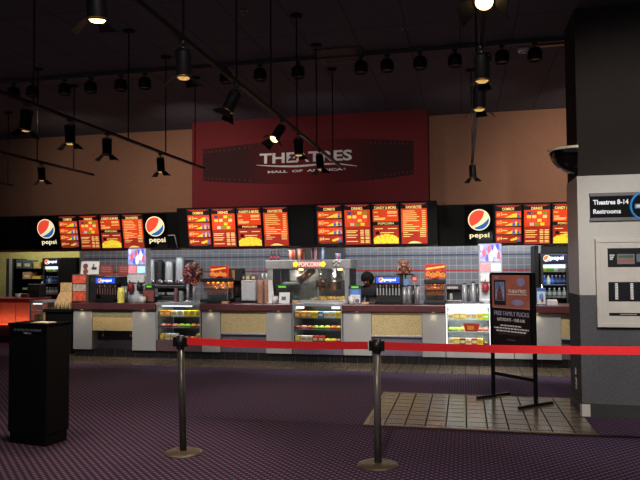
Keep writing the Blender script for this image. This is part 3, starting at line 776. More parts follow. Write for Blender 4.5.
cols2 = [('blue', (40, 80, 190)), ('white', (210, 205, 195)), ('blue', (40, 80, 190)), ('navy', (30, 44, 100)), ('navy', (30, 44, 100)), ('navy', (30, 44, 100))]
cols3 = [('grey', (140, 140, 140))]*5
Yf = 12.0
r1, r2, r3 = SZ(277, Yf, 555), SZ(290, Yf, 555), SZ(299.5, Yf, 555)
cooler('drinks_cooler', 'tall black glass-door drinks cooler between the poster stand and the column', 541, 568.5, 253, Yf,
       [(SZ(271.3, Yf, 555), cols1, 'top'), (SZ(284.5, Yf, 555), cols2, 'second'), (SZ(297, Yf, 555), cols3, 'third')], 7, 1, 'beside the column')
x0, x1 = SX(534.5, Yf+.1, 280), SX(541, Yf, 280)-.02
tag(M().box(x0, x1-.01, Yf+.02, Yf+.7, 0, 1.93, 0, .005).ob('filler_panel', MATTE), 'tall plain black panel flanking the drinks cooler beside the column', 'panel')
x0, x1 = SX(569.2, Yf, 280)+.01, SX(590, Yf+.1, 280)
tag(M().box(x0, x1, Yf-.02, Yf+.7, 0, 1.93, 0, .005).ob('filler_panel', MATTE), 'tall plain black panel in the shade between drinks cooler and column', 'panel')
x0, x1 = SX(541.5, Yf, 255), SX(568, Yf, 255)
tag(M().box(x0, x1, Yf-.02, Yf+.05, SZ(253, Yf, 555)+.002, 1.935, 0, .005).ob('header_panel', MATTE), 'black header panel bridging the top of the drinks cooler', 'panel')

Yl = 13.7
cooler('drinks_cooler', 'small glass-door drinks cooler in the yellow-lit kitchen', 43.5, 60, 258, Yl,
       [(SZ(271.5, Yl, 52), cols1, 'top'), (SZ(283, Yl, 52), cols2, 'second'), (SZ(294, Yl, 52), cols3, 'third')], 7, 1, 'in the yellow kitchen')
x0, x1 = SX(60.5, 13.3, 280), min(SX(84, 13.3, 280), XK0-.14)
tag(M().box(x0, x1, 13.3, 14.0, 0, SZ(257.5, 13.3, 70), 0, .01).ob('tall_cabinet', MATTE), 'tall plain black cabinet between the kitchen cooler and grey tile wall', 'cabinet')
# kitchen shelf unit
x0, x1 = SX(12.5, 13.9, 275), SX(43, 13.9, 275); w = (x1-x0)/2; zt = SZ(258.5, 13.9, 28)
g = thing('kitchen_shelf_unit', 'dark metal shelving unit with boxes in the yellow-lit kitchen', 'shelving', ((x0+x1)/2, 13.9, 0))
for s in (-1, 1): M().box(s*w-.02, s*w+.02, 0, .5, 0, zt).ob('upright', BLACKM, g)
for py in (268.5, 279, 290): M().box(-w, w, 0, .5, SZ(py, 13.9, 28)-.02, SZ(py, 13.9, 28)).ob('shelf', BLACKM, g)
M().box(-w, w, .48, .5, .1, zt-.25).ob('back_panel', mat('dark_kitchen_panel', (34, 36, 32), .6), g)
def kbox(label, p0, p1, pt, pb, rgb, Y=13.93):
    x0, x1, z0, z1 = rect(p0, p1, pt, pb, Y)
    zs_ = min((SZ(q, 13.9, 28) for q in (268.5, 279, 290)), key=lambda q: abs(q-z0))
    g = thing('storage_box', label, 'box', ((x0+x1)/2, Y, zs_+.0005), (0, 0, 0), 'boxes on the kitchen shelving')
    w = (x1-x0)/2; h = max(.06, z1-z0)
    M().box(-w, w, 0, .25, 0, h, 0, .006).ob('carton', mat('carton_%d_%d_%d' % rgb, rgb, .6, var=.3, scale=20), g)
    M().box(-w*.6, w*.6, -.004, 0, h*.25, h*.6).ob('carton_label', mat('carton_label', (214, 200, 160), .6, var=.3), g)
kbox('teal grey bin, first on the kitchen top shelf', 16, 22, 259.5, 268.5, (74, 92, 92)); kbox('wide teal grey bin, second on the kitchen top shelf', 23, 32, 260, 268.5, (80, 98, 100))
kbox('yellow carton at the end of the kitchen top shelf', 33.5, 40.5, 260, 266.5, (206, 190, 96))
kbox('tan carton on the kitchen middle shelf', 22.5, 31, 272, 279, (178, 138, 100)); kbox('bright yellow carton on the kitchen middle shelf', 32, 40.5, 276.5, 279.5, (214, 184, 66)); kbox('short green tray on the kitchen lowest shelf', 22, 28, 284, 286, (74, 120, 50))
kbox('red lit tray on the kitchen lowest shelf', 35, 40.5, 283, 285.5, (220, 60, 44))
# steel door frame
x0, x1 = SX(6, 13.6, 275), SX(12, 13.6, 275)
g = thing('swing_door', 'narrow steel-edged kitchen door standing open', 'door', ((x0+x1)/2, 13.6, 0)); w = (x1-x0)/2
M().box(-w, w, 0, .05, .0, SZ(258.5, 13.6, 9), 0, .004).ob('door_leaf', mat('dark_door', (44, 46, 44), .5), g)
M().box(w*.2, w*1.0, -.02, 0, .05, SZ(258.5, 13.6, 9), 0, .004).ob('edge_strip', STEEL, g)
M().box(-w*.7, -w*.2, -.015, 0, SZ(270, 13.6, 8), SZ(265, 13.6, 8)).ob('push_plate', CHROME, g)
# red equipment on red counter
g, w, h = item('ice_bin', 'dull red box standing behind the paper cup on the red countertop', 'bin', 20, 30, 293.8, YR+.4, None, zR)
M().box(-w, w, -.1, .1, 0, h*.9, 0, .01).ob('bin_body', mat('dull_red', (120, 50, 46), .5), g); M().box(-w*1.04, w*1.04, -.11, .11, h*.9, h, 0, .006).ob('lid', mat('dull_red', (120, 50, 46)), g)
# dark machine in between (36-45, 268-300)
g, w, h = item('espresso_machine', 'dark boxy machine on the recessed counter before the kitchen cooler', 'machine', 31, 43, 284, 12.75, None, zR)
M().box(-w, w, -.12, .12, 0, h, 0, .015).ob('machine_body', BLACK, g); M().box(-w*.6, w*.6, -.125, -.12, h*.55, h*.85, 0).ob('front_plate', DSTEEL, g)

# popcorn warmer cabinet with red adverts
YI = 11.0
g, w, h = item('nacho_warmer', 'brown steel warmer cabinet covered in red food adverts', 'warmer', 76, 92.5, 274.3, YI)
M().box(-w, w, -.14, .2, 0, h, 0, .008).ob('cabinet', mat('brown_steel', (100, 84, 72), .4, .4), g)
for a_, b_, mm, nm in ((.68, .97, (232, 92, 66), 'upper_advert'), (.4, .64, (190, 170, 160), 'middle_advert'), (.05, .38, (226, 90, 62), 'lower_advert')):
    M().box(-w*.85, w*.7, -.146, -.14, h*a_, h*b_).ob(nm, mat('advert_%d' % int(a_*100), mm, .5, var=.4, scale=22), g)
g, w, h = item('side_box', 'narrow dark cabinet between the advert warmer and first soda fountain', 'cabinet', 92.8, 99, 275.5, YI)
M().box(-w, w, -.1, .2, 0, h, 0, .008).ob('cabinet', BLACK, g); M().box(-w*.7, w*.7, -.105, -.1, h*.75, h*.92).ob('vent_grille', DSTEEL, g)
# poster leaning on warmer top
p = PY(89, 274, YI)
zt0 = SZ(274.3, YI, 84)
x0, x1, z0, z1 = rect(80, 98, 261, 274, YI)
g = thing('counter_poster', 'white poster card with dark pictures propped on top of the advert warmer', 'poster', ((x0+x1)/2, YI+.02, zt0), (R_(-6), 0, 0))
w, h = (x1-x0)/2, z1-z0
M().box(-w, w, 0, .012, .0, h).ob('card', mat('poster_white', (220, 214, 208), .5), g)
M().cyl((-w*.5, -.004, h*.62), (-w*.5, 0, h*.62), w*.28, w*.28, 16).ob('round_picture', mat('poster_plum', (110, 70, 80), .5, var=.4), g)
M().cyl((-w*.45, -.004, h*.22), (-w*.45, 0, h*.22), w*.28, w*.28, 16).ob('round_picture', mat('poster_rust', (140, 70, 50), .5, var=.4), g)
M().box(w*.2, w*.75, -.004, 0, h*.35, h*.55).ob('dark_picture', mat('poster_dark', (44, 46, 60), .5), g)
M().box(w*.3, w*.5, -.004, 0, h*.55, h*.8).ob('tall_picture', mat('poster_grey', (120, 116, 120), .5), g)

def soda(label, px0, px1, ptop, Y, bright):
    g, w, h = item('soda_fountain', label, 'soda fountain', px0, px1, ptop, Y, 'soda fountains')
    M().box(-w, w, .02, .3, 0, h, 0, .01).ob('back_cabinet', BLACK, g)
    hd = M().box(-w, w, -.16, .02, h*.68, h, 0, .012).ob('header', BLACK, g)
    lp = M().box(-w*.9, w*.9, -.168, -.16, h*.74, h*.95, 0, .003).ob('lit_panel', E_BLUE, hd)
    mb = M(); rr = h*.085; globe(rr, mb, -.17, .003, (0, 1, 2), -w*.5, h*.845); mb.ob('globe_logo', [E_LOGOW, E_LOGOR, E_LOGOB], hd)
    M().text('pepsi', -w*.25, w*.6, h*.775, h*.91, -.169, 0, .003, 0).ob('logo_lettering', E_WHITE, hd)
    for i in range(8):
        xx = -w*.84+w*1.68*i/7
        v = M(); v.cyl((xx, -.1, h*.6), (xx, -.1, h*.68), w*.06, w*.075, 10); v.box(xx-w*.05, xx+w*.05, -.15, -.1, h*.58, h*.68, 0, .002)
        v.ob('valve', mat('valve_rose', (150, 100, 96), .5) if i % 2 else DSTEEL, g)
        M().box(xx-w*.045, xx+w*.045, -.13, -.12, h*.3, h*.56, 0, .002).ob('lever', STEEL if bright else mat('rose_steel', (150, 112, 104), .4, .6), g)
    M().box(-w, w, -.2, .02, 0, h*.13, 0, .01).ob('drip_tray', BLACKM, g)
    return g
soda('first soda fountain with lit blue header, beside the advert warmer', 99.5, 120.5, 276.6, YI, False)
soda('second soda fountain with lit blue header, beside the employee', 376.2, 402, 275.5, YI, True)

def cups(label, px0, px1, ptop, Y, m_, grp='stacks of cups on the counters', z=ZT, nm='cup_stack'):
    g, w, h = item('cup_stack', label, 'cup stack', px0, px1, ptop, Y, grp, z)
    M().lathe([(0, h), (w*.78, h), (w*.82, h*.8)], 16).ob('top_cup', m_, g)
    prof = []
    n = max(4, int(h/.03))
    for i in range(n):
        prof += [(w*.93, h*.8*i/n), (w, h*.8*(i+.25)/n), (w*.93, h*.8*(i+.5)/n), (w*.9, h*.8*(i+.95)/n)]
    M().lathe([(0, 0)]+prof+[(w*.82, h*.8)], 16).ob('nested_cups', m_, g)
    return g
cups('tall stack of pale yellow cups before the first soda fountain', 117.6, 124.6, 287.6, 10.75, mat('yellow_cup', (240, 230, 110), .4, var=.15))
for i, xx in enumerate((122.6, 126)):
    g, w, h = item('cup_tube', ('steel cup dispenser tube standing right behind the yellow cup stack', 'steel cup dispenser tube beyond the yellow cups, before the frozen drink machine')[i], 'cup dispenser', xx-1.3, xx+1.3, 285, 10.95, 'steel cup dispenser tubes')
    M().cyl((0, 0, 0), (0, 0, h*.95), w, w, 14).ob('tube', STEEL, g); M().cyl((0, 0, h*.95), (0, 0, h), w*1.1, w*1.1, 14).ob('collar', BLACK, g)
# red posters on tile wall
for i, (a_, b_) in enumerate(((99.5, 113.5), (118.5, 129))):
    x0, x1, z0, z1 = rect(a_, b_, 264.8, 276, YK-.01)
    g = thing('wall_poster', ('faded red printed poster on the grey tiles above the first soda fountain', 'narrow faded red poster on the tiles beside the frozen drink machine')[i], 'poster', ((x0+x1)/2, YK, z0), (0, 0, 0), 'red posters on the tile wall')
    w, h = (x1-x0)/2, z1-z0
    M().box(-w, w, -.014, -.001, 0, h).ob('sheet', mat('faded_red_poster', (170, 80, 72), .5, var=.3, scale=8), g)
    r = M()
    for q in (.35, .55, .72): r.box(-w*.7, w*.7, -.017, -.014, h*q, h*(q+.1))
    r.ob('printed_lines', mat('faded_pink_print', (206, 136, 120), .5), g)

def frozen(label, px0, px1, ptop, Y):
    g, w, h = item('frozen_drink_machine', label, 'drink machine', px0, px1, ptop, Y, 'frozen drink machines')
    M().box(-w, w, -.05, .14, 0, h, 0, .01).ob('cabinet', mat('pale_enamel', (170, 172, 176), .35), g)
    f = M().box(-w*.94, w*.94, -.06, -.05, h*.7, h*.985, 0, .003).ob('lit_picture', E_SCREEN, g)
    r = M()
    for k, (xa_, za_, ra_, mi) in enumerate(((-.55, .84, .16, 0), (-.1, .9, .15, 0), (.05, .78, .2, 1), (.42, .86, .22, 1), (-.3, .76, .14, 2), (.7, .8, .16, 0), (.2, .93, .12, 2), (-.75, .93, .12, 1), (.62, .95, .14, 2))):
        r.sph((w*xa_, -.061, h*za_), (w*ra_, .002, h*ra_*.42), mi, 12)
    r.ob('picture_print', [mat('lit_rose_print', (206, 90, 100), .4, emit=.9), mat('lit_frost_print', (214, 216, 240), .4, emit=.9), mat('lit_violet_print', (84, 90, 190), .4, emit=.9)], f)
    M().box(-w*.88, -w*.06, -.06, -.05, h*.54, h*.66, 0, .003).ob('lit_card', E_SCRP, g)
    M().box(w*.06, w*.88, -.06, -.05, h*.54, h*.66, 0, .003).ob('lit_card', E_SCRB, g)
    M().box(-w*.92, w*.92, -.1, -.05, h*.36, h*.49, 0, .01).ob('barrel_front', mat('white_enamel', (205, 205, 205), .3), g)
    for s in (-.5, .45):
        M().lathe([(0, 0), (w*.28, 0), (w*.32, h*.1), (w*.2, h*.14), (0, h*.14)], 14, (w*s, -.1, h*.2)).ob('dispensing_nozzle', BLACK if s > 0 else mat('red_nozzle', (140, 40, 46), .4), g)
        M().cyl((w*s, -.13, h*.34), (w*s, -.17, h*.4), .01, .01, 8).ob('tap_handle', CHROME, g)
    M().box(-w*.92, w*.92, -.16, -.05, 0, h*.07, 0, .008).ob('drip_tray', STEEL, g)
    return g
frozen('frozen drink machine with lit pictures, beside the steel cup dispensers', 129, 147.5, 248.3, 11.15)
frozen('frozen drink machine with lit pictures, behind the poster stand', 479.5, 502.5, 243.5, 11.12)

# register + red card stand
def register(label, px0, px1, ptop, Y):
    g, w, h = item('cash_register', label, 'cash register', px0, px1, ptop, Y, 'cash registers')
    M().box(-w*1.05, w*1.05, -.06, .16, 0, .05, 0, .008).ob('cash_drawer', BLACK, g)
    M().cyl((0, .05, .04), (0, .05, h*.7), .025, .025, 12).ob('pole', BLACKM, g)
    sc = M().box(-w, w, .0, .05, h*.3, h, 0, .012).ob('terminal', BLACK, g)
    M().box(-w*.55, w*.55, -.006, 0, h*.84, h*.93).ob('display', E_GREEN, sc)
    return g
register('register with green display between the first frozen drink machine and candy bouquet', 144.5, 153.5, 284.6, 11.0)
g, w, h = item('card_stand', 'small red framed card standing beside the white cup', 'card stand', 142.5, 154.5, 289.2, 10.78)
M().box(-w, w, 0, .02, 0, h, 0, .004).ob('frame', BLACK, g); M().box(-w*.88, w*.88, -.004, 0, h*.1, h*.92).ob('red_card', mat('dull_red_card', (124, 62, 52), .5, var=.4, scale=40), g)
M().box(-w*.4, w*.4, 0, .1, 0, .012).ob('foot', BLACK, g)

# steel wall rack of cup dispensers
YD = 12.9
for i, (a_, b_, t_, b2) in enumerate(((148.5, 156, 259, 284), (157, 164, 260, 283.5), (165, 174.5, 261, 284), (175.5, 185, 257, 284))):
    x0, x1, z0, z1 = rect(a_, b_, t_, b2, YD)
    g = thing('mounted_cup_dispenser', ('dark-mouthed steel cup dispenser, next to the first frozen drink machine', 'narrow dark steel cup dispenser, second from the first frozen drink machine', 'bright wide steel cup dispenser, third from the first frozen drink machine', 'tall bright steel cup dispenser beside the candy bouquet')[i], 'cup dispenser', ((x0+x1)/2, YD, z0), (0, 0, 0), 'wall cup dispensers')
    w, h = (x1-x0)/2, z1-z0
    M().box(-w*.95, w*.95, .03, YK-YD-.007, 0, h*.9, 0, .01).ob('backplate', DSTEEL, g)
    M().lathe([(w*.75, 0), (w*.8, h*.05), (w*.8, h*.9), (w*.7, h), (0, h)], 18, (0, -.02, 0)).ob('tube', BLACK if i == 1 else STEEL, g)
    M().lathe([(w*.9, 0), (w*.95, h*.06), (w*.85, h*.16)], 18, (0, -.02, 0)).ob('collar', CHROME, g)
# black equipment under bouquet
g, w, h = item('espresso_machine', 'black low machine with steel trays behind the dim candy case', 'machine', 154.5, 186, 285.5, 11.3, None, .975)
M().box(-w, w, -.03, .3, 0, h*.28, 0, .01).ob('machine_base', BLACK, g); M().box(-w, w, .12, .3, h*.28, h*.8, 0, .01).ob('back_cabinet', BLACK, g)
M().box(-w, w, -.05, .3, h*.8, h, 0, .01).ob('hood', BLACK, g)
for q in (-.5, .1): M().box(w*q-.12, w*q+.12, -.055, -.05, h*.4, h*.55).ob('steel_tray', STEEL, g)
cups('short stack of plum paper cups behind the dim candy case', 174, 178, 288, 11.0, mat('plum_cup', (110, 70, 76), .5), z=.975)
cups('short stack of grey paper cups behind the dim candy case', 179, 183.5, 291, 11.02, mat('grey_cup', (130, 130, 136), .5), z=.975)
# candy bouquet stand and lollipops
YBq = 11.0
xb_ = SX(191, YBq, 290)
g = thing('bouquet_stand', 'clear and chrome stand carrying the ball of wrapped lollipops', 'stand', (xb_, YBq, .975))
hb = SZ(284, YBq, 191)-.975
for q in (-.06, 0.0, .06): M().cyl((q, 0, .01), (q, 0, hb), .022, .022, 14).ob('tube', STEEL if q else glass('clear_acrylic', (190, 190, 200), .15), g)
M().box(-.12, .12, -.09, .09, 0, .015, 0, .004).ob('stand_base', CHROME, g)
zb0, zb1 = SZ(285, YBq, 191), SZ(262, YBq, 193)
xc0 = SX(193.2, YBq, 275); rx = (SX(203, YBq, 275)-SX(182.8, YBq, 275))/2; cz_ = (zb0+zb1)/2; rz_ = (zb1-zb0)/2
M().sph((xc0-xb_, 0, cz_-.975), (rx*.72, rx*.7, rz_*.75), 0, 16).ob('foam_core', mat('dark_foam', (58, 44, 40), .9), g)
protos = {}
rs = random.Random(11)
n = 150
for i in range(n):
    ph = math.acos(1-2*(i+.5)/n); th = PI*(1+5**.5)*i
    d_ = Vector((math.sin(ph)*math.cos(th), math.sin(ph)*math.sin(th), math.cos(ph)))
    if d_.y > .15: continue
    col = ('red', 'tan', 'pink', 'plum')[rs.choice((0, 1, 1, 2, 3, 3))]
    pos = Vector((xc0+d_.x*rx*.86, YBq+d_.y*rx*.84, cz_+d_.z*rz_*.88))
    if col not in protos:
        l = thing('lollipop', f'{col} wrapped lollipop stuck in the round lollipop bouquet', 'lollipop', pos, (0, 0, 0), f'{col} lollipops in the bouquet')
        rgb = {'red': (150, 44, 56), 'tan': (128, 116, 74), 'pink': (206, 140, 160), 'plum': (62, 40, 46)}[col]
        M().sph((0, 0, 0), .029, 0, 10).ob('candy_ball', mat('lolly_'+col, rgb, .2, var=.2), l)
        M().cyl((0, 0, 0), (0, 0, -.09), .006, .006, 6).ob('stick', WHITE, l)
        l.rotation_euler = d_.to_track_quat('Z', 'Y').to_euler(); protos[col] = l
    else: dup(protos[col], pos, d_.to_track_quat('Z', 'Y').to_euler())

def pretzel(label, px0, px1, psign, sx0, sx1, ptop, Y):
    g, w, h = item('pretzel_warmer', label, 'food warmer', px0, px1, ptop, Y, 'pretzel warmers', ZT, 290)
    M().box(-w, w, -.16, .16, 0, h*.16, 0, .012).ob('base', BLACK, g)
    M().box(-w*.96, w*.96, -.15, .15, h*.84, h, 0, .01).ob('roof', BLACK, g)
    for s in (-1, 1):
        for t in (-1, 1): M().box(s*w*.92-.008, s*w*.92+.008, t*.14-.008, t*.14+.008, h*.16, h*.84).ob('corner_post', CHROME, g)
    M().box(-w*.9, w*.9, -.145, -.14, h*.16, h*.84).ob('front_pane', GLASS, g)
    M().box(-w*.9, w*.9, .13, .14, h*.16, h*.84).ob('back_pane', mat('warm_steel_back', (150, 130, 110), .3, .5), g)
    for q in (.36, .6): M().box(-w*.88, w*.88, -.12, .12, h*q-.008, h*q).ob('rack', CHROME, g)
    M().box(-w*.8, w*.8, -.02, .02, h*.79, h*.83).ob('heat_lamp', E_AMBER, g)
    # sign
    zs0 = h; zs1 = SZ(psign, Y, (sx0+sx1)/2)-ZT
    a_, b_ = SX(sx0, Y, 272)-g.location.x, SX(sx1, Y, 272)-g.location.x
    sg = M().box(a_, b_, -.05, .05, zs0+.02, zs1, 0, .006).ob('header_sign', mat('lit_red_header', (196, 40, 28), .4, emit=.4, var=.45, scale=14), g)
    M().box(a_*.5+b_*.5-.05, a_*.5+b_*.5+.05, -.03, .03, zs0-.005, zs0+.025).ob('sign_neck', BLACK, g)
    hh = zs1-zs0
    r = M()
    M().box(a_+.012, b_-.012, -.054, -.05, zs0+.04, zs0+hh*.5, 0, .003).ob('dark_band', mat('sign_dark_band', (70, 22, 16), .5, var=.3), sg)
    for k in range(4):
        xx = a_+(b_-a_)*(.16+.23*k); ww = (b_-a_)*.1
        z_ = zs0+hh*.3+hh*.03*(-1)**k
        pts = [(xx+ww*math.cos(t_), -.058, z_+hh*.16*math.sin(t_)) for t_ in [R_(-60+30*j) for j in range(11)]]
        r.tube(pts, .010, 0, 6)
        r.tube([pts[0], (xx-ww*.5, -.06, z_+hh*.06)], .009, 0, 6); r.tube([pts[-1], (xx+ww*.5, -.06, z_+hh*.06)], .009, 0, 6)
    r.ob('pretzel_print', mat('lit_orange_print', (236, 140, 60), .4, emit=.55), sg)
    M().prism([(a_+.02, zs0+hh*.62), (b_-.02, zs0+hh*.78), (b_-.02, zs0+hh*.9), (a_+.02, zs0+hh*.74)], -.054, -.05).ob('yellow_ribbon', mat('lit_gold_print', (240, 190, 70), .4, emit=.6), sg)
    ld = bpy.data.lights.new('warmer_light', 'POINT'); ld.energy = 4; ld.color = (1, .5, .18); ld.shadow_soft_size = .04
    lo = bpy.data.objects.new('warmer_light', ld); C.objects.link(lo); lo.location = (g.location.x, Y-.04, ZT+h*.74)
    return g, w, h
def pretzels(g, w, h, wh):
    base = None
    for li, q in enumerate((.36, .6)):
        for i in range(5):
            pos = (g.location.x-w*.7+w*1.4*i/4, g.location.y-.06, ZT+h*q+.001)
            lab = f'baked soft pretzel, {ORD[i]} on the {("lower", "upper")[li]} rack of the warmer {wh}'
            if base is None and 'pz' not in CANDY:
                p = thing('soft_pretzel', lab, 'pretzel', pos, (0, 0, 0), 'pretzels in the warmers')
                r = M(); R = .042
                pts = [(R*math.cos(t_), -.01, .052+R*math.sin(t_)) for t_ in [2*PI*j/12 for j in range(13)]]
                r.tube(pts, .011, 0, 8).ob('ring', mat('baked_dough', (190, 104, 44), .5, var=.3), p)
                M().tube([(-R*.8, -.012, .03), (0, -.014, .05), (R*.5, -.012, .09)], .009, 0, 8).tube([(R*.8, -.012, .03), (0, -.018, .05), (-R*.5, -.012, .09)], .009, 0, 8).ob('twist', mat('baked_dough', (190, 104, 44)), p)
                CANDY['pz'] = p
            else: dup(CANDY['pz'], pos, None, lab)
a = pretzel('pretzel warmer with red header sign, beside the candy bouquet', 203, 231.5, 266, 211, 228, 278, 10.95); pretzels(*a, 'by the candy bouquet')
a = pretzel('pretzel warmer with red header sign, beside the bright white-lit case', 424.2, 446.2, 264, 425, 446, 279.5, 10.95); pretzels(*a, 'by the bright case')

# coffee brewer, steel box, cups
g, w, h = item('coffee_brewer', 'black coffee brewer with dark pictures between pretzel warmer and steel box', 'coffee maker', 230.5, 242.5, 268.2, 11.24)
M().box(-w, w, .06, .16, 0, h, 0, .01).ob('back_column', BLACK, g); M().box(-w, w, -.12, .06, h*.62, h, 0, .012).ob('brew_head', BLACK, g); M().box(-w, w, -.12, .06, 0, h*.12, 0, .01).ob('warming_base', BLACK, g)
M().lathe([(0, 0), (w*.6, 0), (w*.7, h*.12), (w*.35, h*.3), (w*.4, h*.34)], 16, (0, -.03, h*.13)).ob('carafe', mat('coffee_glass', (40, 30, 26), .1), g)
M().box(-w*.85, w*.1, -.126, -.12, h*.66, h*.95).ob('picture_card', mat('coffee_card', (150, 130, 96), .5, var=.5, scale=30), g)
g, w, h = item('napkin_dispenser', 'brushed steel box dispenser behind the brown paper cups', 'dispenser', 243, 257.2, 280.2, 11.1)
M().box(-w, w, -.1, .15, .03, h, 0, .012).ob('steel_body', STEEL, g); M().box(-w*1.1, w*1.1, -.13, .16, 0, .03, 0, .006).ob('tray', BLACKM, g)
M().box(-w*.9, w*.9, -.106, -.1, h*.12, h*.9, 0, .004).ob('front_plate', mat('light_steel', (190, 194, 198), .5, .5), g)
zt0 = ZT+h
for i, (a_, b_, rgb, nm) in enumerate(((246.5, 250.8, (126, 134, 88), 'olive'), (251.6, 257, (112, 58, 46), 'rust'), (243.3, 246, (60, 56, 54), 'charcoal'))):
    g2, w2, h2 = item('small_box', f'small {nm} box on top of the steel box dispenser', 'box', a_, b_, 274.8, 11.12, 'small boxes on the steel dispenser', zt0)
    M().box(-w2, w2, -.05, .05, 0, h2, 0, .004).ob('carton', mat('small_box_'+nm, rgb, .6), g2); M().box(-w2*.6, w2*.6, -.053, -.05, h2*.3, h2*.7).ob('carton_label', mat('carton_label', (214, 200, 160)), g2)
BRC = mat('brown_paper_cup', (164, 118, 96), .6, var=.15)
cups('tall stack of brown paper cups in front of the steel box', 257.4, 263.8, 279.8, 10.85, BRC)
cups('thin stack of brown paper cups beside the white post', 264.4, 268.2, 279, 10.92, BRC)
for i, xx in enumerate((262.5, 266.5)):
    g, w, h = item('syrup_bottle', ('small dark bottle with pale cap behind the tall brown cup stack', 'small dark bottle with pale cap behind the thin brown cup stack')[i], 'bottle', xx-1.4, xx+1.4, 273.5, 11.2, 'dark bottles behind the brown cups')
    M().lathe([(0, 0), (w, 0), (w, h*.7), (w*.4, h*.84), (0, h*.84)], 12).ob('bottle_body', mat('dark_bottle', (44, 30, 30), .3), g); M().cyl((0, 0, h*.83), (0, 0, h), w*.5, w*.5, 10).ob('bottle_cap', WHITE, g)
# white splayed panel + register + photo card
x0, x1 = SX(268.4, 10.86, 290), SX(273.5, 10.86, 290)
g = thing('acrylic_shield', 'white upright panel at the edge of the popcorn machine', 'panel', (x0, 10.86, ZT))
hh = SZ(280, 10.86, 270)-ZT; w = x1-x0
M().prism([(0, .012), (w*1.2, .012), (w*.75, hh), (0, hh)], -.006, .006).ob('panel', WHITE, g); M().box(-.01, w*1.3, -.05, .05, 0, .012).ob('foot', WHITE, g)
register('register with green display standing before the popcorn machine', 275.5, 289, 284.8, 10.98)
g, w, h = item('photo_card', 'small white framed card before the register at the popcorn machine', 'card', 278.6, 289.4, 292.2, 10.72)
g.rotation_euler = (R_(-12), 0, 0)
M().box(-w, w, 0, .015, 0.006, h, 0, .003).ob('frame', WHITE, g); M().box(-w*.5, w*.3, -.004, 0, h*.3, h*.62).ob('picture', mat('slate_picture', (74, 84, 110), .5, var=.5, scale=60), g); M().box(-w*.5, w*.5, .0, .08, 0, .008).ob('foot', WHITE, g)
register('register with green display standing right before the employee', 348.5, 361.5, 285.2, 11.0)
g, w, h = item('flyer_stand', 'blue and white framed flyer standing before the employee register', 'flyer', 349.2, 361, 289, 10.76)
M().box(-w, w, 0, .012, 0, h, 0, .003).ob('frame', mat('blue_frame', (70, 100, 160), .5), g); M().box(-w*.86, w*.86, -.004, 0, h*.06, h*.62).ob('white_sheet', mat('flyer_white', (196, 200, 208), .5, var=.15), g)
M().box(-w*.6, w*.6, -.004, 0, h*.68, h*.92).ob('blue_heading', mat('flyer_blue', (90, 130, 200), .5), g); M().sph((w*.35, -.006, h*.22), (w*.38, .006, h*.14), 0, 10).ob('brown_picture', mat('flyer_brown', (124, 84, 60), .5), g)
M().box(-w*.5, w*.5, .0, .08, 0, .008).ob('foot', WHITE, g)
# loose food trays on counter
for i, (a_, b_, nm) in enumerate(((361.5, 369, 'tan paper tray lying before the employee'), (292.5, 299, 'tan paper tray beside the photo card'), (222, 229, 'tan paper tray before the pretzel warmer by the bouquet'))):
    g, w, h = item('paper_tray', nm, 'tray', a_, b_, 300.8, 10.68 if i != 1 else 10.66, 'paper trays on the counter', ZT if i != 1 else .975)
    M().prism([(-w*.8, .002), (w*.8, .002), (w, .035), (-w, .035)], -.04, .04).ob('tray_body', mat('tan_paper', (196, 150, 100), .6), g)
g, w, h = item('card_reader', 'small dark card reader on the counter before the employee', 'card reader', 369.5, 375.5, 298, 10.72)
M().prismx([(-.06, 0), (.06, 0), (.06, .08), (-.06, .03)], -w, w).ob('reader_body', BLACK, g); M().box(-w*.7, w*.7, .0, .05, .062, .085).ob('screen', DSTEEL, g)

# ------------------------------------------------------------------ popcorn machine
YP = 11.35
x0, x1 = SX(267.5, YP, 280), SX(350, YP, 280); w = (x1-x0)/2; cxp = (x0+x1)/2
g = thing('popcorn_machine', 'large stainless popcorn machine with glowing red popcorn sign', 'popcorn machine', (cxp, YP, 0))
zt, zh = SZ(259.8, YP, 309), SZ(268.8, YP, 309)
M().box(-w, w, .0, .8, 0, .95, 0, .006).ob('base_cabinet', STEEL, g)
M().box(-w*1.0, w*1.0, -.03, .8, .95, .985, 0, .005).ob('deck', STEEL, g)
HS = mat('hood_steel', (150, 150, 150), .4, .6)
hd = M().box(-w*1.03, w*1.03, -.05, .8, zh, zt, 0, .01).ob('hood', HS, g)
sx = lambda q: SX(q, YP-.05, 264)-cxp
M().text('POPCORN', sx(299), sx(320), zh+.04, zt-.04, -.052, 0, .014, .0).ob('neon_lettering', E_NEONW, hd)
for q in (295.6, 323):
    r = M(); cx_ = sx(q); cz0 = (zh+zt)/2
    for j in range(5): r.sph((cx_+.03*math.cos(j*1.257), -.06, cz0+.03*math.sin(j*1.257)), .02, 0, 8)
    r.ob('neon_popcorn', E_NEONY, hd)
r = M(); cx_ = sx(336.5); cz0 = (zh+zt)/2
for j, (a_, b_) in enumerate(((0, 0), (-.05, .035), (.05, .035), (0, .06), (.035, -.03), (-.035, -.03))): r.sph((cx_+a_, -.055, cz0+b_), .028, 0, 8)
r.ob('popcorn_emblem', mat('grey_emblem', (178, 172, 166), .5), hd)
for s, q0, q1 in ((-1, 268, 272.5), (1, 345, 349.5)):
    M().box(SX(q0, YP, 285)-cxp, SX(q1, YP, 285)-cxp, -.03, .03, .985, zh, 0, .006).ob('corner_post', HS, g)
M().box(SX(317.4, YP, 290)-cxp, SX(318.8, YP, 290)-cxp, -.01, .01, .985, SZ(287, YP, 318), 0).ob('divider_post', HS, g)
M().box(-w*.95, w*.95, .76, .8, .985, zh).ob('back_panel', mat('grey_mirror_back', (128, 130, 128), .3, .3), g)
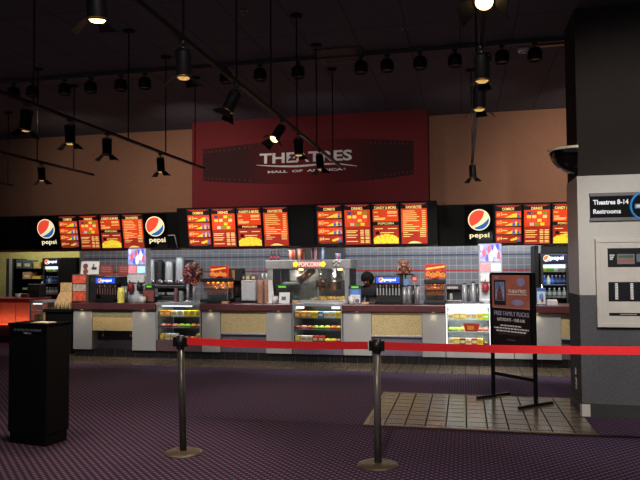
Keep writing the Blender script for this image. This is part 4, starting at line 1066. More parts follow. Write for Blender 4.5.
for s in (-1, 1): M().box(s*w*.97-.006, s*w*.97+.006, .03, .76, .985, zh).ob('side_pane', DGLASS, g)
M().box(-w*.92, w*.9, -.008, -.002, .985, zh).ob('front_pane', GLASS, g)
def kettle(pa, pb, pt, pbm, Y, nmx):
    a_, b_, z0, z1 = rect(pa, pb, pt, pbm, Y); r_ = (b_-a_)/2; c_ = ((a_+b_)/2-cxp, Y-YP, z0)
    k = M().lathe([(0, 0), (r_*.9, 0), (r_, .03), (r_, z1-z0-.02), (r_*1.05, z1-z0), (r_*.95, z1-z0), (0, z1-z0-.005)], 22, c_).ob('kettle', mat('copper_steel', (150, 110, 84), .25, .9), g)
    M().cyl((c_[0], c_[1], z1), (c_[0], c_[1], zh), .018, .018, 10).ob('hanger_rod', CHROME, k)
    M().tube([(c_[0]+r_*.9, c_[1], z1-.04), (c_[0]+r_*1.5, c_[1]-.08, z1+.02)], .012).ob('tilt_handle', BLACK, k)
kettle(316, 325, 280.5, 289.5, YP+.25, '')
kettle(327.5, 341, 281, 290.5, YP+.4, '')
a_, b_ = PY(313, 270, YP+.35), PY(299, 280.5, YP+.15)
M().tube([(a_.x-cxp, a_.y-YP, a_.z), (b_.x-cxp, b_.y-YP, b_.z)], .075, 0, 12).ob('exhaust_duct', mat('copper_duct', (110, 76, 58), .35, .7), g)
x0_, x1_, z0_, z1_ = rect(290, 299, 270, 281, YP+.4)
M().box(x0_-cxp, x1_-cxp, .35, .6, z0_, z1_, 0, .02).ob('oil_pump', STEEL, g)
M().box(SX(284, YP+.3, 282)-cxp, SX(300, YP+.3, 282)-cxp, .2, .5, z0_-.06, z0_-.02, 0, .01).ob('pump_shelf', STEEL, g)
M().box(SX(331, YP+.3, 274)-cxp, SX(336, YP+.3, 274)-cxp, .3, .36, SZ(281, YP+.3, 333), zh, 0, .01).ob('motor_column', CHROME, g)
o = M()
rs = random.Random(4)
for i in range(300):
    q = rs.random(); xx = SX(313+q*32, YP+.2, 300)-cxp; hump = .03*(math.sin(PI*q)**.5)+.015*math.sin(q*9)**2
    o.sph((xx, .03+rs.random()*.6, .99+rs.random()*hump), .016+rs.random()*.008, 0, 6)
o = o.ob('popcorn_heap', mat('popcorn_yellow', (236, 188, 96), .7, var=.2), g); o['kind'] = 'stuff'
for q in (300, 335):
    ld = bpy.data.lights.new('popper_light', 'POINT'); ld.energy = 6; ld.color = (1, .85, .68); ld.shadow_soft_size = .05
    lo = bpy.data.objects.new('popper_light', ld); C.objects.link(lo); lo.location = (SX(q, YP+.3, 290), YP+.2, zh-.1)
for q in (301, 340): M().cyl((SX(q, YP+.2, 270)-cxp, .2, zh-.03), (SX(q, YP+.2, 270)-cxp, .2, zh), .04, .04, 14).ob('warming_lamp', E_WARM, g)
# things on the popcorn machine
def tub(label, px0, px1, ptop, mA, mB, Y=YP+.1):
    g, w, h = item('popcorn_tub', label, 'tub', px0, px1, ptop, Y, 'tubs on the popcorn machine', zt)
    m = M(); m.lathe([(0, 0), (w*.78, 0), (w, h*.97), (w*.92, h*.97), (w*.7, .01)], 16)
    for i, f in enumerate(m.bm.faces): f.material_index = (i // 2) % 2
    m.ob('tub_wall', [mA, mB], g)
    M().lathe([(w*.97, h*.95), (w*1.06, h*.965), (w*1.06, h*.99), (w*.97, h)], 16).ob('rolled_rim', WHITE, g)
RED1 = mat('tub_red', (170, 54, 44), .5); CR1 = mat('tub_cream', (190, 140, 116), .5); WH1 = mat('tub_white', (214, 206, 210), .5); RD2 = mat('tub_crimson', (170, 40, 60), .5); BL1 = mat('tub_blue', (90, 140, 200), .5)
tub('red and cream popcorn tub on the popcorn machine, first from the bottles', 288.6, 296.4, 250.2, RED1, CR1)
tub('red and cream popcorn tub on the popcorn machine, second from the bottles', 297.2, 306, 249.2, RED1, CR1)
tub('white and crimson popcorn tub on the popcorn machine, by the neon sign end', 311.2, 319, 247.6, WH1, RD2)
tub('white and blue popcorn tub on the popcorn machine', 319.6, 325.2, 247.4, WH1, BL1)
tub('low blue and red tub at the far corner of the popcorn machine', 335.5, 341.5, 253.4, RED1, BL1)
for i, q in enumerate((271.6, 275, 278.6)):
    g, w, h = item('syrup_bottle', f'dark bottle with red band on the popcorn machine, {ORD[i]} from the white post', 'bottle', q-1.2, q+1.2, 250.8, YP+.1, 'bottles on the popcorn machine', zt)
    M().lathe([(0, 0), (w, 0), (w, h*.6), (w*.45, h*.78), (w*.45, h), (0, h)], 12).ob('bottle_body', BLACK, g); M().lathe([(w*1.02, h*.2), (w*1.04, h*.22), (w*1.04, h*.42), (w*1.02, h*.44)], 12).ob('bottle_label', RD2, g)
# dark board on the tile wall above it
x0, x1, z0, z1 = rect(289.5, 345, 240, 268, YK-.03)
g = thing('wall_hatch', 'dark metal hatch on the tile wall above the popcorn machine', 'hatch', ((x0+x1)/2, YK-.007, z0)); w = (x1-x0)/2
M().box(-w, w, -.03, 0, 0, z1-z0, 0, .006).ob('hatch_leaf', mat('dark_hatch', (46, 44, 46), .5), g)
M().box(-w, w, -.04, -.03, (z1-z0)*.2, (z1-z0)*.24).ob('hatch_rail', DSTEEL, g)

# ------------------------------------------------------------------ right-hand counter items
for i, (a_, b_, t_) in enumerate(((402.4, 406.6, 285.5), (407.2, 410.6, 284.8), (411.2, 414.8, 285.2), (415.4, 419.6, 284.8))):
    g, w, h = item('cup_tube', f'steel cup dispenser tube beside the second soda fountain, {ORD[i]} from it', 'cup dispenser', a_, b_, t_, 11.0, 'steel cup dispenser tubes')
    M().cyl((0, 0, 0), (0, 0, h*.93), w*.92, w*.92, 16).ob('tube', STEEL if i != 2 else DSTEEL, g); M().cyl((0, 0, h*.93), (0, 0, h), w, w, 16).ob('collar', BLACK, g)
# bear on a shelf pole
YBr = 11.1
zbr = SZ(284.8, YBr, 403)
g, w, h = item('plush_bear', 'brown teddy bear in a clear wrap above the cup dispenser tubes', 'teddy bear', 396, 412, 260.5, 11.12, None, SZ(274, 11.12, 404), 268)
FUR = mat('brown_plush', (150, 100, 78), .95, var=.25, scale=40, bump=.4)
m = M()
m.sph((0, 0, h*.3), (w*.62, .09, h*.36), 0, 16).sph((0, -.02, h*.72), (w*.5, .09, h*.28), 0, 16)
for s in (-1, 1):
    m.sph((s*w*.5, 0, h*.92), (w*.24, .04, h*.14), 0, 12).sph((s*w*.72, -.03, h*.45), (w*.22, .05, h*.22), 0, 12).sph((s*w*.42, -.08, h*.1), (w*.24, .08, h*.12), 0, 12)
m.ob('bear_body', FUR, g)
m = M(); m.sph((0, -.1, h*.64), (w*.24, .05, h*.12), 0, 12); m.ob('muzzle', mat('pale_plush', (196, 150, 124), .95), g)
M().sph((0, -.15, h*.67), (w*.08, .015, h*.04), 0, 8).ob('nose', BLACK, g)
for s in (-1, 1): M().sph((s*w*.2, -.1, h*.8), (.012, .01, .012), 0, 8).ob('eye', BLACK, g)
M().lathe([(w*.8, 0), (w*.98, h*.2), (w*.9, h*.5), (w*.6, h*.55)], 16).ob('clear_wrap', glass('clear_wrap_film', (235, 225, 225), .12), g)
sp = item('display_post', 'slim steel post with a tray carrying the teddy bear', 'post', 404.6, 406.6, 277.5, 11.25)
hh = SZ(274, 11.12, 404)-ZT
M().cyl((0, 0, 0), (0, 0, hh-.01), .014, .014, 10).ob('pole', STEEL, sp[0]); M().box(-.14, .14, -.22, .05, hh-.02, hh-.001).ob('tray', BLACKM, sp[0]); M().box(-.025, .025, -.03, .03, 0, .012).ob('foot', STEEL, sp[0])
g, w, h = item('round_badge_stand', 'scalloped red price badge on a thin stem behind the cup tubes', 'badge', 411, 418.4, 275, 11.15)
pts = []
for i in range(32): rr_ = w*(1 if i % 2 else .88); pts.append((rr_*math.cos(2*PI*i/32), h-w+rr_*math.sin(2*PI*i/32)))
M().prism(pts, -.008, .008).ob('badge', mat('badge_red', (186, 60, 58), .5), g)
r = M()
for q in (.25, 0, -.25): r.box(-w*.5, w*.5, -.011, -.008, h-w+w*q-.008, h-w+w*q+.008)
r.ob('badge_print', mat('badge_pink', (226, 170, 164), .5), g); M().cyl((0, 0, 0), (0, 0, h-w*1.5), .007, .007, 8).ob('stem', STEEL, g); M().box(-.05, .05, -.04, .04, 0, .01).ob('foot', STEEL, g)
g, w, h = item('blue_tag', 'pale blue square tag on a stem between soda fountain and red badge', 'tag', 403.5, 409, 279, 11.12)
M().box(-w, w, -.006, .006, h*.72, h, 0, .003).ob('tag_face', mat('tag_blue', (96, 140, 196), .5, var=.2), g); M().cyl((0, 0, 0), (0, 0, h*.74), .007, .007, 8).ob('stem', STEEL, g); M().box(-.05, .05, -.04, .04, 0, .01).ob('foot', STEEL, g)
# black machine, cup tubes behind bright case
g, w, h = item('hot_drink_machine', 'black hot drink machine with steel top behind the bright white-lit case', 'machine', 446.6, 462, 284.5, 11.2, None, .97)
M().box(-w, w, .02, .3, 0, h, 0, .012).ob('back_cabinet', BLACK, g); M().box(-w, w, -.12, .02, h*.7, h, 0, .01).ob('hood', BLACK, g); M().box(-w, w, -.12, .02, 0, h*.14, 0, .01).ob('drip_tray', DSTEEL, g); M().box(-w*.9, w*.5, -.125, -.12, h*.78, h*.9).ob('steel_strip', STEEL, g)
M().box(-w*.6, -w*.2, -.06, .02, h*.14, h*.5, 0, .01).ob('jug', STEEL, g)
for i, (a_, b_, t_) in enumerate(((462.8, 466.2, 283), (467, 470.5, 285), (471.4, 475, 281.5), (475.6, 479, 284))):
    g, w, h = item('cup_tube', f'steel cup dispenser tube behind the bright candy case, {ORD[i]} from the hot drink machine', 'cup dispenser', a_, b_, t_, 11.2, 'steel cup dispenser tubes', .97)
    M().cyl((0, 0, 0), (0, 0, h*.93), w*.92, w*.92, 16).ob('tube', STEEL if i % 2 == 0 else DSTEEL, g); M().cyl((0, 0, h*.93), (0, 0, h), w, w, 16).ob('collar', BLACK, g)
g, w, h = item('steel_tray', 'long shallow steel tray lying on the bright white-lit case', 'tray', 460, 484, 300.5, 10.75, None, .97)
M().box(-w, w, -.08, .08, .004, .02, 0, .004).ob('tray_floor', STEEL, g); M().box(-w, w, -.085, -.08, .0, .04).ob('tray_lip', CHROME, g)
# flyer and sandwich box near cooler
g, w, h = item('flyer_stand', 'white and blue framed flyer on the counter before the drinks cooler', 'flyer', 536.6, 545.8, 288, 10.72)
M().box(-w, w, 0, .014, 0, h, 0, .003).ob('frame', mat('blue_frame', (70, 100, 160)), g); M().box(-w*.88, w*.88, -.004, 0, h*.06, h*.8).ob('white_sheet', mat('flyer_white', (196, 200, 208)), g); M().sph((0, -.006, h*.5), (w*.5, .006, h*.2), 0, 10).ob('blue_picture', mat('flyer_blue', (90, 130, 200)), g); M().sph((w*.2, -.008, h*.28), (w*.3, .006, h*.12), 0, 10).ob('rust_picture', mat('flyer_brown', (124, 84, 60)), g)
M().box(-w*.5, w*.5, .0, .08, 0, .008).ob('foot', WHITE, g)
g, w, h = item('napkin_stack', 'low white napkin stack on the counter before the drinks cooler', 'napkins', 546.5, 557, 299.6, 10.75)
M().box(-w, w, -.07, .07, 0, h*.8, 0, .006).ob('napkin_pile', mat('napkin_white', (190, 188, 184), .8), g); M().box(-w*.9, w*.9, -.06, .06, h*.8, h, 0, .004).ob('top_napkin', WHITE, g)

# ------------------------------------------------------------------ employee
def skin_mesh(name, verts, edges, radii, mats, parent=None, root=0, sub=2):
    me = bpy.data.meshes.new(name); me.from_pydata(verts, edges, [])
    o = bpy.data.objects.new(name, me); C.objects.link(o)
    sk = o.modifiers.new('Skin', 'SKIN'); sk.use_smooth_shade = True
    layer = me.skin_vertices[0].data if me.skin_vertices else None
    if layer is None:
        bm = bmesh.new(); bm.from_mesh(me); bm.verts.layers.skin.verify(); bm.to_mesh(me); bm.free(); layer = me.skin_vertices[0].data
    for i, r in enumerate(radii): layer[i].radius = (r, r) if isinstance(r, (int, float)) else r; layer[i].use_root = (i == root)
    su = o.modifiers.new('Sub', 'SUBSURF'); su.levels = sub; su.render_levels = sub
    dg = bpy.context.evaluated_depsgraph_get()
    nm = bpy.data.meshes.new_from_object(o.evaluated_get(dg))
    bpy.data.objects.remove(o); bpy.data.meshes.remove(me)
    nm.materials.clear(); nm.materials.append(mats)
    for p in nm.polygons: p.use_smooth = True
    return nm
def build_person():
    # person faces the counter (-Y), turned to -X, stooping with the head bowed over the counter; metres
    V = [(0, .1, .86), (0, .07, 1.0), (0, .0, 1.15), (-.01, -.06, 1.25), (-.03, -.12, 1.31), (-.05, -.17, 1.345), (-.06, -.19, 1.40),   # 0-6 pelvis..head base
         (.17, -.04, 1.23), (.21, -.02, .99), (.14, -.24, 1.09), (.1, -.31, 1.065),                        # R arm 7-10
         (-.18, -.08, 1.23), (-.25, -.06, .99), (-.2, -.28, 1.09), (-.17, -.35, 1.065),                      # L arm 11-14
         (.1, .1, .83), (.11, .06, .50), (.11, .12, .16), (.11, .0, .105),                                   # R leg 15-18
         (-.1, .1, .83), (-.11, .06, .50), (-.11, .12, .16), (-.11, .0, .105)]                               # L leg 19-22
    E = [(0, 1), (1, 2), (2, 3), (3, 4), (4, 5), (5, 6), (3, 7), (7, 8), (8, 9), (9, 10), (3, 11), (11, 12), (12, 13), (13, 14), (0, 15), (15, 16), (16, 17), (17, 18), (0, 19), (19, 20), (20, 21), (21, 22)]
    Rr = [.14, .125, .14, .13, .06, .055, .06, .065, .046, .036, .03, .065, .046, .036, .03, .09, .06, .042, .035, .09, .06, .042, .035]
    hands_V, hands_E, hands_R = [], [], []
    for w, sgn, out in ((Vector(V[10]), 1, Vector((-.35, -1, 0))), (Vector(V[14]), -1, Vector((.2, -1, 0)))):
        out.normalize(); side = Vector((out.y, -out.x, 0))*sgn
        # palm then five fingers
        for k, (off, ln) in enumerate(((-.033, .062), (-.011, .075), (.011, .078), (.033, .07))):
            b = len(hands_V)
            p0 = w+out*.03; p1 = w+out*.085+side*off; p2 = p1+out*ln*.55+Vector((0, 0, .004)); p3 = p2+out*ln*.45+Vector((0, 0, -.014))
            hands_V += [p0, p1, p2, p3]; hands_E += [(b, b+1), (b+1, b+2), (b+2, b+3)]; hands_R += [.02, .013, .0085, .007]
        b = len(hands_V); p0 = w+out*.03+side*.02; p1 = p0+side*.035+out*.025; p2 = p1+out*.035+side*.008
        hands_V += [p0, p1, p2]; hands_E += [(b, b+1), (b+1, b+2)]; hands_R += [.017, .011, .008]
    body = skin_mesh('body', V, E, Rr, SKIN)
    hand = skin_mesh('hand', [tuple(v) for v in hands_V], hands_E, hands_R, SKIN, sub=1)
    bm = bmesh.new(); bm.from_mesh(body); bm.from_mesh(hand)
    # head: shaped ellipsoid with brow, nose, mouth, ears, chin
    hm = bmesh.new(); bmesh.ops.create_uvsphere(hm, u_segments=28, v_segments=20, radius=1)
    for v in hm.verts:
        x, y, z = v.co
        jaw = max(0, -z)
        sx_, sy_, sz_ = .078*(1-.28*jaw), .098*(1-.12*jaw), .122
        yy = y
        nose = math.exp(-((x/.16)**2+((z+.12)/.16)**2)) if y < 0 else 0
        eye = sum(math.exp(-(((x-s*.4)/.2)**2+((z-.06)/.12)**2)) for s in (-1, 1)) if y < 0 else 0
        lip = math.exp(-((x/.3)**2+((z+.48)/.08)**2)) if y < 0 else 0
        v.co = Vector((x*sx_, yy*sy_-.024*nose+.010*eye-.008*lip-.012*jaw*(y < 0), z*sz_))
    for s in (-1, 1):
        g_ = bmesh.ops.create_uvsphere(hm, u_segments=10, v_segments=8, radius=1)
        for v in g_['verts']: v.co = Vector((s*.08+v.co.x*.012, .008+v.co.y*.02, v.co.z*.034))
    for f in hm.faces: f.smooth = True
    HM = Matrix.Translation((-.07, -.215, 1.425)) @ Matrix.Rotation(R_(-42), 4, 'Z') @ Matrix.Rotation(R_(42), 4, 'X')
    hm.transform(HM)
    tmp = bpy.data.meshes.new('h'); hm.to_mesh(tmp); hm.free(); bm.from_mesh(tmp); bpy.data.meshes.remove(tmp)
    me = bpy.data.meshes.new('body'); bm.to_mesh(me); bm.free(); me.materials.append(SKIN)
    for p in me.polygons: p.use_smooth = True
    return me, HM, V, E, Rr
me, HM, V, E, Rr = build_person()
YPn = 11.74
g = thing('person', 'employee with short black hair in a black shirt, bowed behind the counter', 'person', (SX(373, YPn, 285), YPn, -.07))
o = bpy.data.objects.new('body', me); C.objects.link(o); o.parent = g
def cloth(name, idx, rad, m_, root):
    mp = {v: i for i, v in enumerate(idx)}
    e = [(mp[a], mp[b]) for a, b in E if a in mp and b in mp]
    mm = skin_mesh(name, [V[i] if not isinstance(i, tuple) else i for i in idx], e, rad, m_, root=mp[root])
    o = bpy.data.objects.new(name, mm); C.objects.link(o); o.parent = g
cloth('shirt', [0, 1, 2, 3, 4, 7, 8, 9, 11, 12, 13], [.165, .15, .165, .155, .075, .09, .068, .055, .09, .068, .055], SHIRT, 1)
cloth('trousers', [0, 15, 16, 17, 19, 20, 21], [.158, .112, .08, .062, .112, .08, .062], TROUS, 0)
for s in (.11, -.11):
    M().box(s-.045, s+.045, -.07, .17, .07, .14, 0, .025).ob('shoe', BLACK, g)
hm = bmesh.new(); bmesh.ops.create_uvsphere(hm, u_segments=28, v_segments=20, radius=1)
rs = random.Random(2)
dele = []
for v in hm.verts:
    x, y, z = v.co
    if z < -.5 or (y < -.45 and z < .3): dele.append(v)
    k = 1+rs.uniform(-.03, .035)
    v.co = Vector((x*.106*k, y*.124*k+.012, z*.142*k))
bmesh.ops.delete(hm, geom=dele, context='VERTS')
bmesh.ops.solidify(hm, geom=hm.faces[:], thickness=.012)
hm.transform(HM)
me = bpy.data.meshes.new('hair'); hm.to_mesh(me); hm.free(); me.materials.append(HAIR)
for p in me.polygons: p.use_smooth = True
o = bpy.data.objects.new('hair', me); C.objects.link(o); o.parent = g
for s in (-1, 1):
    o = M().sph((0, 0, 0), .011, 0, 10).ob('eye', mat('eye_white', (220, 214, 206), .2), g)
    o.location = HM @ Vector((s*.031, -.083, .008))

# ------------------------------------------------------------------ podium
pc = PZ(45.5, 447.5, 0); pl = PZ(7.5, 442.5, 0); pr = PZ(67.5, 439.5, 0)
fx = (pl-pc); sd = (pr-pc)
ang = math.atan2(fx.y, fx.x)-PI                       # front face direction
Wf, Ws = fx.length, sd.length
ang = math.atan2(-fx.y, -fx.x)
g = thing('podium', 'tall black ticket podium with small white lettering, alone on the violet carpet', 'podium', (pc.x, pc.y, 0), (0, 0, ang))
hp = SZ(324, pc.y, 45)
Ws = min(Ws, .55)
M().box(-Wf+.012, -.012, .012, Ws-.012, 0, .1, 0, .004).ob('plinth', MATTE, g)
M().box(-Wf, 0, 0, Ws, .1, hp-.025, 0, .006).ob('body', MATTE, g)
M().box(-Wf-.008, .008, -.008, Ws+.008, hp-.025, hp, 0, .004).ob('podium_top', mat('podium_top_black', (11, 11, 11), .9, spec=.05), g)
lm = M()
lm.text('NO OUTSIDE FOOD OR BEVERAGE', -Wf*.86, -Wf*.14, hp-.07, hp-.05, -.0015, 0, .001, .0).text('THANK YOU', -Wf*.6, -Wf*.4, hp-.097, hp-.081, -.0015, 0, .001, .0)
lm.ob('lettering', mat('white_vinyl', (240, 245, 245), .5), g)
pm = Matrix.Translation((pc.x, pc.y, 0)) @ Matrix.Rotation(ang, 4, 'Z')
q = pm @ Vector((-Wf*.32, Ws*.42, hp+.001))
g2 = thing('paper_sheet', 'stack of cream papers lying on top of the black podium', 'papers', q, (0, 0, ang))
M().box(-.06, .12, -.1, .03, 0, .006).ob('lower_sheets', mat('cream_paper', (196, 180, 156), .8), g2); M().box(-.05, .115, -.09, .025, .0062, .009).ob('top_sheet', mat('pale_paper', (206, 196, 178), .8), g2)

# ------------------------------------------------------------------ rope stanchions with red belts
s1, s2 = PZ(183.3, 453, 0), PZ(378, 465.3, 0)
dv = (s2-s1); Lb = math.hypot(dv.x, dv.y); a1 = math.atan2(dv.y, dv.x)
STEELP = mat('gunmetal_pole', (74, 71, 68), .3, .35)
s3 = PZ(700, 430, 0)
far = PY(640, 348, 1)  # direction only
def stanchion(label, pos, az, L, zb, zend, lean, pole_m):
    g = thing('belt_stanchion', label, 'stanchion', (pos.x, pos.y, 0), (0, 0, az), 'belt stanchions')
    M().lathe([(0, .022), (.06, .03), (.13, .02), (.162, .008), (.165, 0), (0, 0)], 40).ob('base', mat('bronze_base', (88, 78, 66), .4, .4), g)
    lx = lean
    P = lambda z: Vector((lx*(z/1.0), 0, z))
    M().cyl((0, 0, .02), P(.9), .029, .029, 24).ob('pole', pole_m, g)
    hd = M(); hd.cyl(P(.885), P(.905), .033, .033, 24).cyl(P(.9), P(.992), .036, .036, 24).cyl(P(.992), P(1.0), .036, .03, 24); hd = hd.ob('head', mat('dark_head', (48, 46, 46), .3, .3), g)
    p = P(.945)
    M().box(p.x+.03, p.x+.062, -.022, .022, .905, .985, 0, .004).ob('belt_slot', BLACKM, hd)
    M().box(p.x-.062, p.x-.03, -.022, .022, .905, .985, 0, .004).ob('belt_clip', BLACKM, hd)
    # belt with a slight sag
    n = 24; bm = M(); ru, rl = [], []
    vs = []
    for i in range(n+1):
        t = i/n; x = p.x+.055+(L-.125-p.x)*t; z = zb+(zend-zb)*t-.012*math.sin(PI*t)
        vs.append([bm.bm.verts.new((x, y, z+dz)) for y, dz in ((-.0015, -.031), (.0015, -.031), (.0015, .031), (-.0015, .031))])
    for A, B_ in zip(vs, vs[1:]):
        for k in range(4): bm.bm.faces.new((A[k], A[(k+1) % 4], B_[(k+1) % 4], B_[k]))
    bm.bm.faces.new(vs[0]); bm.bm.faces.new(vs[-1][::-1])
    bm.ob('belt', REDBELT, g)
    return g
# next post stands out of frame beyond the column edge; its direction follows the second belt
zbelt = .955
e1 = PZ(640, 348.2, .955-.0)
d2 = Vector((e1.x-s2.x, e1.y-s2.y, 0)) if e1.z else Vector((1, .1, 0))
stanchion('gunmetal belt stanchion leaning slightly, on bare carpet between podium and tile patch', s1, a1, Lb, .952, .947, -.03, STEELP)
stanchion('near belt stanchion with a paler lit-look pole, closest to the tile patch corner', s2, math.atan2(d2.y, d2.x), 2.6, .945, .945, 0.0, mat('lit_look_pole', (112, 108, 104), .3, .35))  # lit look of the pole put into a paler colour

# ------------------------------------------------------------------ poster stand
fa, fb = PZ(493.5, 397, 0), PZ(536, 406.8, 0)
dv = fb-fa; az = math.atan2(dv.y, dv.x); Wd = math.hypot(dv.x, dv.y)
g = thing('poster_stand', 'black metal poster stand advertising free family films on the tile patch', 'sign stand', ((fa.x+fb.x)/2, (fa.y+fb.y)/2, 0), (0, 0, az))
hs = 1.5; w = Wd/2
for s in (-1, 1):
    M().box(s*w-.02, s*w+.02, -.015, .015, .03, hs-.02, 0, .003).ob('upright', BLACKM, g)
    M().box(s*w-.02, s*w+.02, -.27, .27, .006, .034, 0, .006).ob('foot', BLACKM, g)
M().box(-w+.02, w-.02, -.012, .012, .27, .31, 0, .003).ob('cross_bar', BLACKM, g)
z0 = .73
zp = .62
fr = M().box(-w-.005, w+.005, -.022, .022, zp, hs, 0, .006).ob('frame', BLACKM, g)
M().box(-w+.035, w-.035, -.026, -.022, zp+.03, hs-.03).ob('poster', mat('dark_poster', (34, 22, 22), .4, var=.2), fr)
zm = zp+(hs-zp)*.53
M().box(-w+.035, w-.035, -.028, -.026, zm, hs-.03).ob('brown_banner', mat('rust_poster', (186, 108, 90), .4, var=.12, scale=6), fr)
M().box(-w+.035, w-.035, -.03, -.026, zm-.006, zm+.004).ob('pale_rule', mat('pale_rust', (190, 150, 130), .5), fr)
fl = M().box(-w+.07, -w*.22, -.031, -.028, zm+.03, hs-.09, 0, .003).ob('film_picture', mat('dark_poster_edge', (44, 34, 40), .5), fr)
M().box(-w+.09, -w*.27, -.033, -.031, zm+.08, hs-.11).ob('sky_print', mat('poster_sky', (140, 164, 206), .5, var=.35, scale=12), fl)
r = M(); cxq = (-w+.08-w*.24)/2; zq = zm+.2
r.prism([(cxq-.05, zq-.115), (cxq+.05, zq-.115), (cxq+.035, zq-.02), (cxq+.018, zq+.02), (cxq, zq+.08), (cxq-.018, zq+.02), (cxq-.035, zq-.02)], -.035, -.033)
r.box(cxq-.04, cxq+.04, -.037, -.035, zq-.04, zq-.005, 1)
r.ob('figure_print', [mat('poster_brown_figure', (120, 72, 56), .5, var=.4, scale=30), mat('poster_red_figure', (170, 70, 70), .5)], fl)
PT = mat('poster_print', (245, 242, 240), .5)
M().text('THEATRES', -w*.1, w*.74, zm+.175, zm+.215, -.0285, 0, .001, .01).box(-w*.12, w*.78, -.0295, -.0285, zm+.155, zm+.162).ob('logo_lettering', PT, fr)
for a_, b_, zA, zB in ((.3, .68, hs-.16, hs-.06), (.05, .62, zm+.03, zm+.1), (-.78, -.55, hs-.075, hs-.045)):
    M().sph((w*(a_+b_)/2, -.028, (zA+zB)/2), (w*(b_-a_)/2, .002, (zB-zA)/2), 0, 16).ob('pale_glow_print', mat('poster_lilac', (160, 150, 190), .5, var=.15), fr)
hh = zm-zp
M().text('FREE FAMILY FLICKS', -w*.8, w*.84, zm-hh*.2, zm-hh*.09, -.0265, 0, .001, .0).ob('headline', mat('headline_blue', (190, 190, 222), .5), fr)
M().text('SATURDAYS - 10:00 A.M.', -w*.66, w*.66, zm-hh*.34, zm-hh*.26, -.0265, 0, .001, .01).ob('subheading', PT, fr)
r = M()
for i, (q, hw) in enumerate(((.44, .5), (.51, .82), (.58, .72))):
    x = -w*hw; rs = random.Random(i)
    while x < w*hw:
        l_ = rs.uniform(.018, .05); r.box(x, min(x+l_, w*hw), -.0275, -.0265, zm-hh*q-.012, zm-hh*q+.004); x += l_+.01
r.ob('body_text', PT, fr)
r = M(); r.box(-w*.62, w*.62, -.0275, -.0265, zm-hh*.655-.004, zm-hh*.655).box(-w*.2, w*.2, -.0275, -.0265, zm-hh*.79-.008, zm-hh*.79)
r.ob('small_print', mat('dim_print', (120, 112, 110), .5), fr)

# ------------------------------------------------------------------ light tracks and spotlights
ZTR = 3.05
def track(label, pts_px, y0, rods, x_from):
    p = PZ(*x_from, ZTR); X = p.x
    e = PZ(*pts_px, ZTR); Y1 = e.y
    g = thing('light_track', label, 'light track', (X, (y0+Y1)/2, ZTR), (0, 0, 0), 'ceiling light tracks')
    c = (y0+Y1)/2
    M().box(-.018, .018, y0-c, Y1-c, -.016, .016, 0, .004).ob('rail', BLACKM, g)
    for q in rods:
        Yr = PZ(*q, ZTR).y if isinstance(q, tuple) else q
        Yr = min(Yr, Y1-.02)
        r = M(); r.cyl((0, Yr-c, .014), (0, Yr-c, CEIL-ZTR), .008, .008, 8); r = r.ob('hanging_rod', BLACKM, g)
        M().lathe([(0, 0), (.07, 0), (.06, -.03), (.012, -.035)], 16, (0, Yr-c, CEIL-ZTR)).ob('ceiling_canopy', BLACKM, r)
    return X
PROTO = {}
